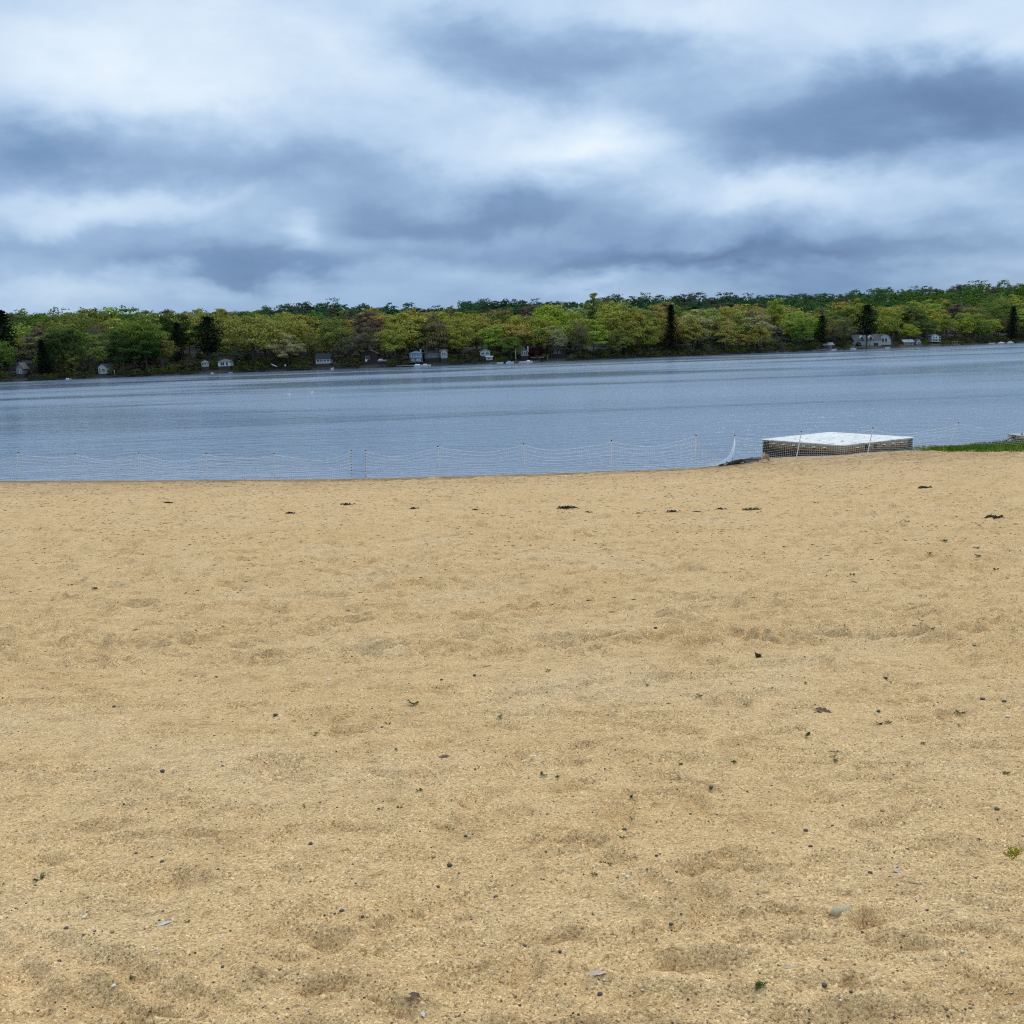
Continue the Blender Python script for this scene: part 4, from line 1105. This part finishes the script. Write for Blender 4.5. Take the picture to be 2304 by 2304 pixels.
def concrete():
    m, t, o = mat('weathered_concrete')
    P = t.new('ShaderNodeTexCoord').outputs['Object']
    n = t.noise(t.vscale(P, (1, 1, .35)), 4, 6, .68); c = t.ramp(n, [(.32, (.10, .09, .07)), (.46, (.36, .33, .27)), (.7, (.48, .45, .38))])
    bp = t.new('ShaderNodeBump', ins={'Strength': .8, 'Distance': .03, 'Height': n})
    b = t.new('ShaderNodeBsdfPrincipled', ins={'Base Color': c, 'Roughness': .9, 'Normal': bp.outputs[0]}); t.l.new(b.outputs[0], o.inputs[0])
    D = 38.9; p0 = at_d(2285, 985, D); g = ground_z(p0[0], D)
    top = p0[2]
    o_ = empty('concrete_wall', (p0[0], D, g)); tag(o_, 'weathered concrete wall end on the grass at the right edge', 'wall')
    b = bmesh.new(); bmesh.ops.create_cube(b, size=1); 
    for v in b.verts: v.co = Vector(((v.co.x+.5)*4.5, v.co.y*.7, v.co.z*(top-g+.5)+(top-g)/2-.25))
    bmesh.ops.bevel(b, geom=list(b.edges), offset=.03, segments=2, affect='EDGES')
    me = bpy.data.meshes.new('block'); b.to_mesh(me); b.free(); me.materials.append(m); obj('block', me, o_)
    q = MB(); q.box((2.2, -.01, top-g+.062), (4.6, .86, .12)); q.build('coping', m, parent=o_)
    r = random.Random(4)
    for k, (u, s_) in enumerate(((.15, .09), (.33, .12), (.55, .15), (.85, .10), (1.2, .14))):
        st = stone_mesh(k+50, 1.0); c = obj('stone', st, None, (p0[0]+u, D-.18, top+.122+s_*.33)); c.scale = (s_, s_, s_*.7)
        tag(c, '%s stone from the left on the concrete wall top' % ORD[k], 'stone', 'stones on the concrete wall')
    # leaning dark pipe with knob
    a = hit_beach(2246, 1005); a = np.array([a[0], 38.4, ground_z(a[0], 38.4)]); e = at_d(2281, 982, 38.55)
    m1 = MB(); m1.tube([Vector(a)-Vector(a)-Vector((.25, 0, .16)), Vector(e)-Vector(a)], [.03, .026], 8)
    o2 = empty('leaning_pipe', tuple(a)); tag(o2, 'dark pipe with a knob leaning towards the concrete wall end', 'pipe'); m1.build('shaft', M_BLACK, parent=o2)
    m1 = MB(); d = (Vector(e)-Vector(a)); dn = d.normalized(); m1.tube([d-dn*.05, d, d+dn*.05, d+dn*.09], [.035, .065, .06, .02], 8); m1.build('knob', M_BLACK, parent=o2)
def stone_mesh(seed, k=1.0, mtl=None, sub=2):
    r = random.Random(seed); b = bmesh.new(); bmesh.ops.create_icosphere(b, subdivisions=sub, radius=.5)
    ax = [Vector((r.gauss(0, 1), r.gauss(0, 1), r.gauss(0, 1))).normalized() for _ in range(6)]; cut = [r.uniform(.28, .44) for _ in ax]
    for v in b.verts:
        for a, c in zip(ax, cut):
            d = v.co.dot(a)
            if d > c: v.co -= a*(d-c)*.8
        v.co *= 1+r.uniform(-.04, .04)
    me = bpy.data.meshes.new('stone'); b.to_mesh(me); b.free(); me.materials.append(mtl or M_STONE)
    me.polygons.foreach_set('use_smooth', [True]*len(me.polygons)); return me
M_STONE = plain('stone_grey', (.20, .19, .18), .8, .35, 3, .05)
concrete()

# ------------------------------------------------------------------ things lying on the sand
M_PEB = plain('pebble_dark', (.062, .053, .044), .7, .3, 4); M_PEBO = plain('pebble_orange', (.42, .20, .07), .7, .25, 4); M_PEBW = plain('pebble_white', (.62, .57, .48), .6, .1, 4)
M_ROCK = plain('rock_pale', (.62, .52, .32), .85, .25, 5, .06)
PEBM = {c: [stone_mesh(300+i, 1, m_, 1) for i in range(3)] for c, m_ in (('dark', M_PEB), ('orange', M_PEBO), ('white', M_PEBW))}
def pebble(px, py, wpx, c, label, group=None, name='pebble'):
    p = on_sand(px, py); D = math.hypot(p[0], p[1], p[2]-CAMH); s_ = wpx*D/F
    o = obj(name, random.choice(PEBM[c]), None, (p[0], p[1], p[2]+s_*.16)); o.scale = (s_*1.15, s_, s_*.62); o.rotation_euler.z = random.uniform(0, 6.28)
    tag(o, label, 'pebble', group); return o
def zone(px, py):
    h = 'left' if px < 768 else ('centre' if px < 1536 else 'right')
    v = 'bottom' if py > 2050 else ('lower' if py > 1800 else ('middle' if py > 1450 else 'upper'))
    return v, h
def zone_labels(pts, noun, tail):
    """labels by place: nth from the left inside a ninth of the sand"""
    out = {}; seen = {}
    for p in sorted(pts):
        z_ = zone(p[0], p[1]); k = seen.get(z_, 0); seen[z_] = k+1
        out[p] = '%s %s from the left on the %s %s sand%s' % (ORD[k], noun, z_[0], z_[1], tail)
    return out
dark = [(1977, 1601), (1992, 1525), (256, 1589), (486, 1522), (441, 1424), (534, 1384), (427, 1230), (322, 1249), (994, 1535), (1068, 1522), (367, 2238), (769, 2043), (816, 2067), (870, 2110), (501, 2175), (149, 2093), (132, 2146), (365, 1735), (1048, 1883), (1012, 1944), (985, 1990), (1115, 2013), (1019, 2211), (522, 2270), (1824, 1909), (2042, 1909), (1855, 2222), (1914, 2260), (1479, 1794), (2142, 2107), (2243, 1815), (1405, 1872), (1958, 1962), (1813, 1866), (1510, 2074), (1945, 2142), (2086, 2050), (1477, 1925), (1522, 1969), (620, 1610), (860, 1640), (305, 1910), (700, 1905), (1260, 2150), (1560, 2180), (2210, 1575), (2260, 1577), (1350, 2245), (540, 1200), (1475, 1420), (1560, 1347), (1680, 1345), (365, 1944), (1180, 2130), (1600, 1770)]
orange = [(405, 1527), (1088, 2124), (253, 2101), (574, 2204), (655, 2057), (1985, 1822), (2222, 2182), (975, 1930), (1310, 2090)]
white = [(188, 2062), (256, 2220), (797, 2171), (1891, 2269), (2267, 1614), (1224, 1387), (1780, 1525), (2220, 2030), (1412, 1975), (1203, 1710), (740, 1530), (495, 2105)]
lb = zone_labels(dark, 'dark pebble', '')
for p in dark: pebble(p[0], p[1], random.uniform(7.5, 12.5)*(1 if p[1] > 1450 else .75), 'dark', lb[p], 'dark pebbles on the sand')
lb = zone_labels(orange, 'orange-brown pebble', '')
for p in orange: pebble(p[0], p[1], random.uniform(7, 11), 'orange', lb[p], 'orange pebbles on the sand')
lb = zone_labels(white, 'white pebble', '')
for p in white: pebble(p[0], p[1], random.uniform(6.5, 11), 'white', lb[p], 'white pebbles on the sand')
p = on_sand(1893, 2066); o = obj('rock', stone_mesh(71, 1, M_ROCK, 3), None, (p[0], p[1], p[2]+.004)); o.scale = (.068, .050, .044); tag(o, 'pale yellowish rock half sunk in the lower right sand', 'rock')

# sprigs of weed
def sprig_mesh(seed):
    r = random.Random(seed); m = MB()
    for k in range(r.randint(4, 7)):
        a = r.uniform(0, 6.28); L = r.uniform(.6, 1.0); up_ = r.uniform(.25, .8)
        p = [Vector((math.cos(a)*L*t, math.sin(a)*L*t, up_*math.sin(t*1.4)*L)) for t in (0, .35, .7, 1)]
        m.tube(p, [.03, .025, .02, .008], 4, cap=False)
        for q, d in ((p[1], .4), (p[2], .4), (p[2].lerp(p[3], .4), .36), (p[3], .34), (p[1].lerp(p[2], .5), .36)):
            for sgn in (-1, 1):
                b = a+sgn*r.uniform(.5, 1.2); e = q+Vector((math.cos(b)*d, math.sin(b)*d, r.uniform(.0, .2))); n = Vector((-math.sin(b), math.cos(b), 0))*d*.26
                mid = q.lerp(e, .55)+Vector((0, 0, .04))
                m.add([q, mid+n, e, mid-n], [(0, 1, 2, 3)])
    me = m.mesh('sprig', M_LEAF); return me
SPR = [sprig_mesh(400+i) for i in range(6)]
weeds = [(89, 1979), (203, 2179), (422, 2079), (687, 1826), (857, 1832), (900, 1825), (945, 1792), (1014, 1866), (290, 2182), (1358, 1944), (1374, 1952), (1337, 1969), (1423, 1803), (1712, 2240), (1286, 2293), (1223, 1748), (1253, 1751), (1421, 2089), (1650, 1718), (1876, 1713), (2264, 1734), (1402, 1897), (710, 1654), (909, 1611), (930, 1586), (872, 1625), (891, 1695), (1814, 1657), (1680, 1579), (1790, 1592), (1811, 1543), (1572, 1570), (1504, 1586), (1999, 1631), (1978, 1631), (2160, 1598), (2195, 1458), (2094, 1433), (2073, 1395), (2201, 1258), (2198, 1232), (2091, 1246), (2124, 1223), (2040, 1176), (1841, 1228), (1918, 1297), (2243, 1283), (2076, 1680), (1456, 1540), (1128, 1620), (1530, 1725), (1233, 1510)]
lb = zone_labels(weeds, 'green weed sprig', '')
for p in weeds:
    q = on_sand(*p); D = math.hypot(q[0], q[1], q[2]-CAMH); wpx = 26 if p in ((89, 1979), (203, 2179), (1712, 2240), (1358, 1944), (930, 1586), (1814, 1657)) else random.uniform(11, 19)
    s_ = wpx*D/F*.5
    o = obj('weed_sprig', random.choice(SPR), None, tuple(q)); o.scale = (s_, s_, s_*1.05); o.rotation_euler.z = random.uniform(0, 6.28)
    g = random.uniform(.8, 1.3); o.color = (.055*g, .10*g, .025*g, 1); tag(o, lb[p], 'weed', 'weed sprigs in the sand')
q = on_sand(2279, 1913); o = obj('weed_sprig', SPR[2], None, tuple(q)); o.scale = (.03, .03, .06); o.color = (.36, .32, .03, 1); tag(o, 'yellow flowering sprig at the right edge of the lower sand', 'weed')

# dead leaves, sticks, feathers
def leaf_mesh(seed, mtl, asp=.45, curl=.5):
    r = random.Random(seed); m = MB(); n = 8; vs = []
    for i in range(n+1):
        t = i/n; w = asp*math.sin(math.pi*min(1, t*.96+.02))**.8*(1+.18*math.sin(i*2.6+seed)); x = t-.5; z = curl*.35*math.sin(t*2.8+seed)*.5+.08
        vs += [(x, -w, z+curl*w*.8), (x, -w*.5, z+curl*.12*w), (x, 0, z-.02), (x, w*.5, z+curl*.1*w), (x, w, z+curl*w*(.9 if seed % 2 else .4))]
    fs = [(i*5+j, i*5+j+1, (i+1)*5+j+1, (i+1)*5+j) for i in range(n) for j in range(4)]
    m.add(vs, fs); m.tube([(.5, 0, vs[-3][2]), (.75, .03, .02)], [.012, .008], 4); return m.mesh('leaf', mtl, smooth=True)
M_DL = plain('dead_leaf', (.14, .075, .04), .8, .35, 4); M_DLD = plain('dead_leaf_dark', (.035, .024, .018), .8, .3, 4); M_DLP = plain('dead_leaf_pale', (.46, .34, .25), .8, .2, 4); M_FEATH = plain('feather', (.52, .50, .48), .8, .15, 4); M_STK = plain('stick', (.11, .075, .05), .85, .35, 12); M_STKP = plain('stick_pale', (.40, .32, .24), .85, .25, 12)
def lying(name, label, cat, px, py, wpx, mesh, rz, sz=1.0, lift=0.0):
    q = on_sand(px, py); D = math.hypot(q[0], q[1], q[2]-CAMH); s_ = wpx*D/F
    o = obj(name, mesh, None, (q[0], q[1], q[2]+lift*s_)); o.scale = (s_, s_, s_*sz); o.rotation_euler.z = rz; tag(o, label, cat); return o
lying('dead_leaf', 'black curled dead leaf standing upright on the middle right sand', 'leaf', 1706, 1483, 24, leaf_mesh(3, M_DLD, .3, 1.2), 1.0, 2.0)
lying('dead_leaf', 'dark brown curled dead leaf, largest on the right sand', 'leaf', 1853, 1602, 36, leaf_mesh(4, M_DL, .30, .7), 2.6, 1.0)
lying('dead_leaf', 'reddish brown curled leaf at the bottom centre of the sand', 'leaf', 928, 2262, 40, leaf_mesh(5, M_DL, .26, .6), -.4, .8)
lying('feather', 'small grey feather beside the reddish brown leaf', 'feather', 951, 2277, 26, leaf_mesh(8, M_FEATH, .16, .3), 1.9, .6)
lying('dead_leaf', 'flat tan leaf left of centre at the bottom right sand', 'leaf', 1342, 2214, 42, leaf_mesh(6, M_DLP, .2, .25), .1, .5)
lying('dead_leaf', 'pale pinkish leaf scrap on the lower right sand', 'leaf', 2017, 1952, 26, leaf_mesh(7, M_DLP, .35, .6), 1.5, 1.0)
lying('bark_chip', 'flat pale bark chip on the bottom right sand', 'bark', 1777, 2195, 24, leaf_mesh(10, M_STKP, .16, .1), .05, .4)
lying('feather', 'white feather scrap on the bottom left sand', 'feather', 370, 2084, 28, leaf_mesh(11, M_FEATH, .18, .3), .5, .6)
lying('dead_leaf', 'small brown leaf beneath the green sprigs in middle sand', 'leaf', 1000, 1708, 26, leaf_mesh(12, M_DL, .25, .4), .1, .6)
lying('dead_leaf', 'tiny dark leaf on the upper middle of the right sand', 'leaf', 1752, 1333, 14, leaf_mesh(13, M_DLD, .3, .9), 1.3, 1.5)
lying('dead_leaf', 'yellow leaf scrap on the upper left sand', 'leaf', 214, 1327, 13, leaf_mesh(14, plain('leaf_yellow', (.30, .25, .05), .8, .2, 4), .4, .6), .8, 1.2)
def stick_mesh(seed, mtl):
    r = random.Random(seed); m = MB(); pts = [(-.5+i/6, r.gauss(0, .018), .02+r.gauss(0, .006)) for i in range(7)]
    m.tube(pts, [.012, .022, .024, .022, .02, .016, .008], 6)
    m.tube([pts[3], (pts[3][0]+.12, .07, .05)], [.012, .004], 4); return m.mesh('stick', mtl, smooth=True)
for i, (px, py, w, a, mt_, lab) in enumerate(((2060, 1986, 30, -.5, M_STK, 'short dark stick on the lower right sand'), (2046, 2162, 50, -.35, M_STK, 'longest dark stick on the bottom right sand'), (2300-20, 2240, 40, .2, M_STK, 'dark stick in the bottom right corner of the sand'), (2030, 1187, 34, -.1, M_STKP, 'pale straight stick on the upper right sand'), (1180, 1243, 40, .5, M_STKP, 'thin pale stick on the upper centre sand'), (570, 1212, 22, .2, M_STK, 'bent dark twig on the upper left sand'), (512, 1211, 26, -.4, M_STK, 'second dark twig left of the bent twig, upper left'), (1880, 1690, 30, -.3, M_STK, 'thin twig in the middle right sand'), (1225, 1395, 18, -.2, M_STKP, 'tiny pale twig below the white pebble, upper centre'), (2165, 1440, 24, -.3, M_STK, 'short twig on the upper right sand near tyre tracks'))):
    lying('stick', lab, 'stick', px, py, w, stick_mesh(600+i, mt_), a)

# clumps of dried water weed along the old tide line
def clump_mesh(seed, mtl, n=26):
    r = random.Random(seed); m = MB()
    for k in range(n):
        x = r.gauss(0, .2); y = r.gauss(0, .07); a = r.gauss(0, .5); L = r.uniform(.12, .35)
        p = [(x-math.cos(a)*L/2, y-math.sin(a)*L/2, .008), (x, y, r.uniform(.02, .10)), (x+math.cos(a)*L/2, y+math.sin(a)*L/2, .008)]
        m.tube(p, [.008, .018, .006], 4)
    return m.mesh('clump', mtl)
M_WEED = plain('dried_weed', (.045, .033, .022), .9, .4, 6); M_WEEDG = plain('dried_weed_green', (.15, .135, .04), .9, .4, 6)
CL = [clump_mesh(700+i, M_WEED) for i in range(4)]; CLG = clump_mesh(710, M_WEEDG, 50)
for i, (px, py, w, lab) in enumerate(((1280, 1148, 56, 'long flat clump, leftmost of the dark row across the sand'), (1322, 1154, 24, 'thin dark wisp just right of the long flat clump'), (1438, 1158, 22, 'small black clump in the dark row, left of the middle'), (1513, 1154, 32, 'flat black clump in the middle of the dark row'), (1570, 1154, 26, 'thin broken wisp between two black clumps'), (1621, 1149, 28, 'black clump just left of the greenish clump'), (653, 1155, 30, 'black clump alone on the upper left sand'), (780, 1136, 34, 'dark wisp on the sand below the clipped post'), (885, 1112, 22, 'small dark clump near the fence, centre left'), (1830, 1131, 30, 'dark clump on the sand in front of the raft'), (2235, 1168, 50, 'long thin dark wisp on the upper right sand'), (1070, 1150, 20, 'faint brown wisp on the upper centre sand'), (380, 1132, 26, 'brown wisp on the far left upper sand'), (930, 1147, 28, 'brown wisp left of centre on the upper sand'), (2080, 1098, 40, 'dark wisp between the raft and the grass, upper right'))):
    lying('dried_weed', lab, 'dried weed', px, py, w, CL[i % 4], random.uniform(-.15, .15), 1.4)
lying('dried_weed', 'greenish yellow clump, largest at the right end of the dark row', 'dried weed', 1690, 1148, 46, CLG, -.1, 1.3)
# driftwood and leaves at the water's edge left of the raft
def drift():
    m = MB(); r = random.Random(5)
    a, b = hit_beach(1618, 1049), hit_beach(1716, 1036)
    A, B_ = Vector((a[0], a[1], ground_z(a[0], a[1])+.05)), Vector((b[0]-.1, b[1]-.15, ground_z(b[0], b[1])+.09)); n = 8
    pts = [A.lerp(B_, i/n)-A+Vector((0, r.gauss(0, .03), r.gauss(0, .012))) for i in range(n+1)]
    o = empty('driftwood_log', tuple(A)); tag(o, 'dark driftwood log at the water beside the raft', 'driftwood')
    m.tube(pts, [.03, .06, .075, .08, .085, .08, .085, .075, .05], 8); m.build('log', M_WEED, parent=o, smooth=True)
    for k in (2, 4, 6):
        m = MB(); m.tube([pts[k], pts[k]+Vector((r.uniform(-.25, .1), -.12, .10)), pts[k]+Vector((r.uniform(-.5, .1), -.3, .05))], [.025, .018, .006], 5); m.build('branch', M_WEED, parent=o)
    for k in range(7):
        px = 1632+k*13+r.uniform(-4, 4); lying('dead_leaf', '%s pale dead leaf from the left along the driftwood log' % ORD[k], 'leaf', px, 1047-k*1.6+r.uniform(-1, 3), r.uniform(7, 12), leaf_mesh(800+k, M_DLP, .4, .7), r.uniform(0, 6), 1.2)['group'] = 'dead leaves beside the driftwood'
    lying('crumpled_wrapper', 'crumpled pale pinkish scrap at the raft corner', 'litter', 1722, 1041, 20, leaf_mesh(811, M_DLP, .45, 1.0), .2, 1.6)
drift()
lying('driftwood_chip', 'pale flat chip at the waterline under the left net', 'driftwood', 321, 1082, 16, leaf_mesh(820, plain('chip_pale', (.6, .57, .5), .8, .1), .2, .1), 0, .6)

# coarse grains and small gravel on the near sand, plant litter further off
def gravel():
    r = np.random.default_rng(12)
    b = bmesh.new(); bmesh.ops.create_icosphere(b, subdivisions=1, radius=.5); base = np.array([v.co[:] for v in b.verts]); fac = np.array([[v.index for v in f.verts] for f in b.faces]); b.free()
    n = 9000; y = 2.2+15*r.random(n)**1.6; x = (r.random(n)*2-1)*(y*.58+.7)
    d = np.hypot(x, y); s_ = r.uniform(.003, .0066, n)*(1+.09*d)
    z = np.array([ground_z(a, c) for a, c in zip(x, y)])
    sc = np.stack([s_*r.uniform(.9, 1.5, n), s_*r.uniform(.8, 1.2, n), s_*r.uniform(.5, .8, n)], -1)
    V = base[None]*sc[:, None]*r.uniform(.85, 1.15, (n, len(base), 1)); ang = r.uniform(0, 6.28, n); ca, sa = np.cos(ang)[:, None], np.sin(ang)[:, None]
    V = np.stack([V[..., 0]*ca-V[..., 1]*sa+x[:, None], V[..., 0]*sa+V[..., 1]*ca+y[:, None], V[..., 2]+z[:, None]+s_[:, None]*.12], -1)
    Fc = (fac[None]+(np.arange(n)*len(base))[:, None, None]).reshape(-1, 3).astype(np.int32)
    me = bpy.data.meshes.new('gravel'); me.vertices.add(n*len(base)); me.vertices.foreach_set('co', V.astype(np.float32).reshape(-1))
    me.loops.add(Fc.size); me.loops.foreach_set('vertex_index', Fc.reshape(-1)); me.polygons.add(len(Fc)); me.polygons.foreach_set('loop_start', np.arange(len(Fc), dtype=np.int32)*3); me.update(calc_edges=True)
    pal = np.array([(.06, .058, .055), (.09, .075, .06), (.16, .12, .08), (.42, .30, .15), (.66, .58, .42), (.62, .56, .46), (.36, .17, .06), (.045, .042, .04)])
    c = np.ones((n, len(base), 4), np.float32); c[..., :3] = pal[r.choice(8, n, p=[.12, .13, .18, .25, .20, .02, .05, .05])][:, None]
    at = me.color_attributes.new('tint', 'FLOAT_COLOR', 'POINT'); at.data.foreach_set('color', c.reshape(-1))
    m, t, o = mat('gravel'); a = t.new('ShaderNodeAttribute', attribute_name='tint'); bs = t.new('ShaderNodeBsdfPrincipled', ins={'Base Color': a.outputs['Color'], 'Roughness': .75}); t.l.new(bs.outputs[0], o.inputs[0])
    me.materials.append(m); tag(obj('gravel', me), 'coarse grains and gravel scattered over the sand', 'gravel', kind='stuff')
    # litter: twig and reed scraps
    n = 24000; y = 6+32*r.random(n)**.52; x = (r.random(n)*2-1)*(y*.60+1); keep = y < np.interp(x, _cx, _cy)-.15
    keep &= (r.random(n) < .25+.75*np.clip(fbm(x*.5, y*1.4, 3, 61)*3+.5, 0, 1))
    x, y = x[keep], y[keep]; n = len(x); z = np.array([ground_z(a, c) for a, c in zip(x, y)])
    L = r.uniform(.012, .055, n)*(.5+y/34); w = r.uniform(.0015, .0042, n)*(.5+y/26); a = r.normal(size=n)*.7; up_ = r.uniform(.002, .009, n)
    dx, dy = np.cos(a)*L, np.sin(a)*L; nx, ny = -np.sin(a)*w, np.cos(a)*w
    P0 = np.stack([x-dx, y-dy, z+.001], -1); P1 = np.stack([x+dx, y+dy, z+.003], -1); C0 = np.stack([x+nx, y+ny, z+up_], -1); C1 = np.stack([x-nx, y-ny, z-.001], -1)
    Q = np.stack([P0, C1, P1, C0], 1)
    pal = np.array([(.07, .05, .035), (.11, .08, .05), (.04, .03, .025), (.30, .22, .13)])
    me = quads_mesh('plant_litter', Q, M_WOODS, pal[r.choice(4, n, p=[.38, .3, .2, .12])]); tag(obj('plant_litter', me), 'scraps of twig and reed strewn over the sand', 'litter', kind='stuff')
gravel()
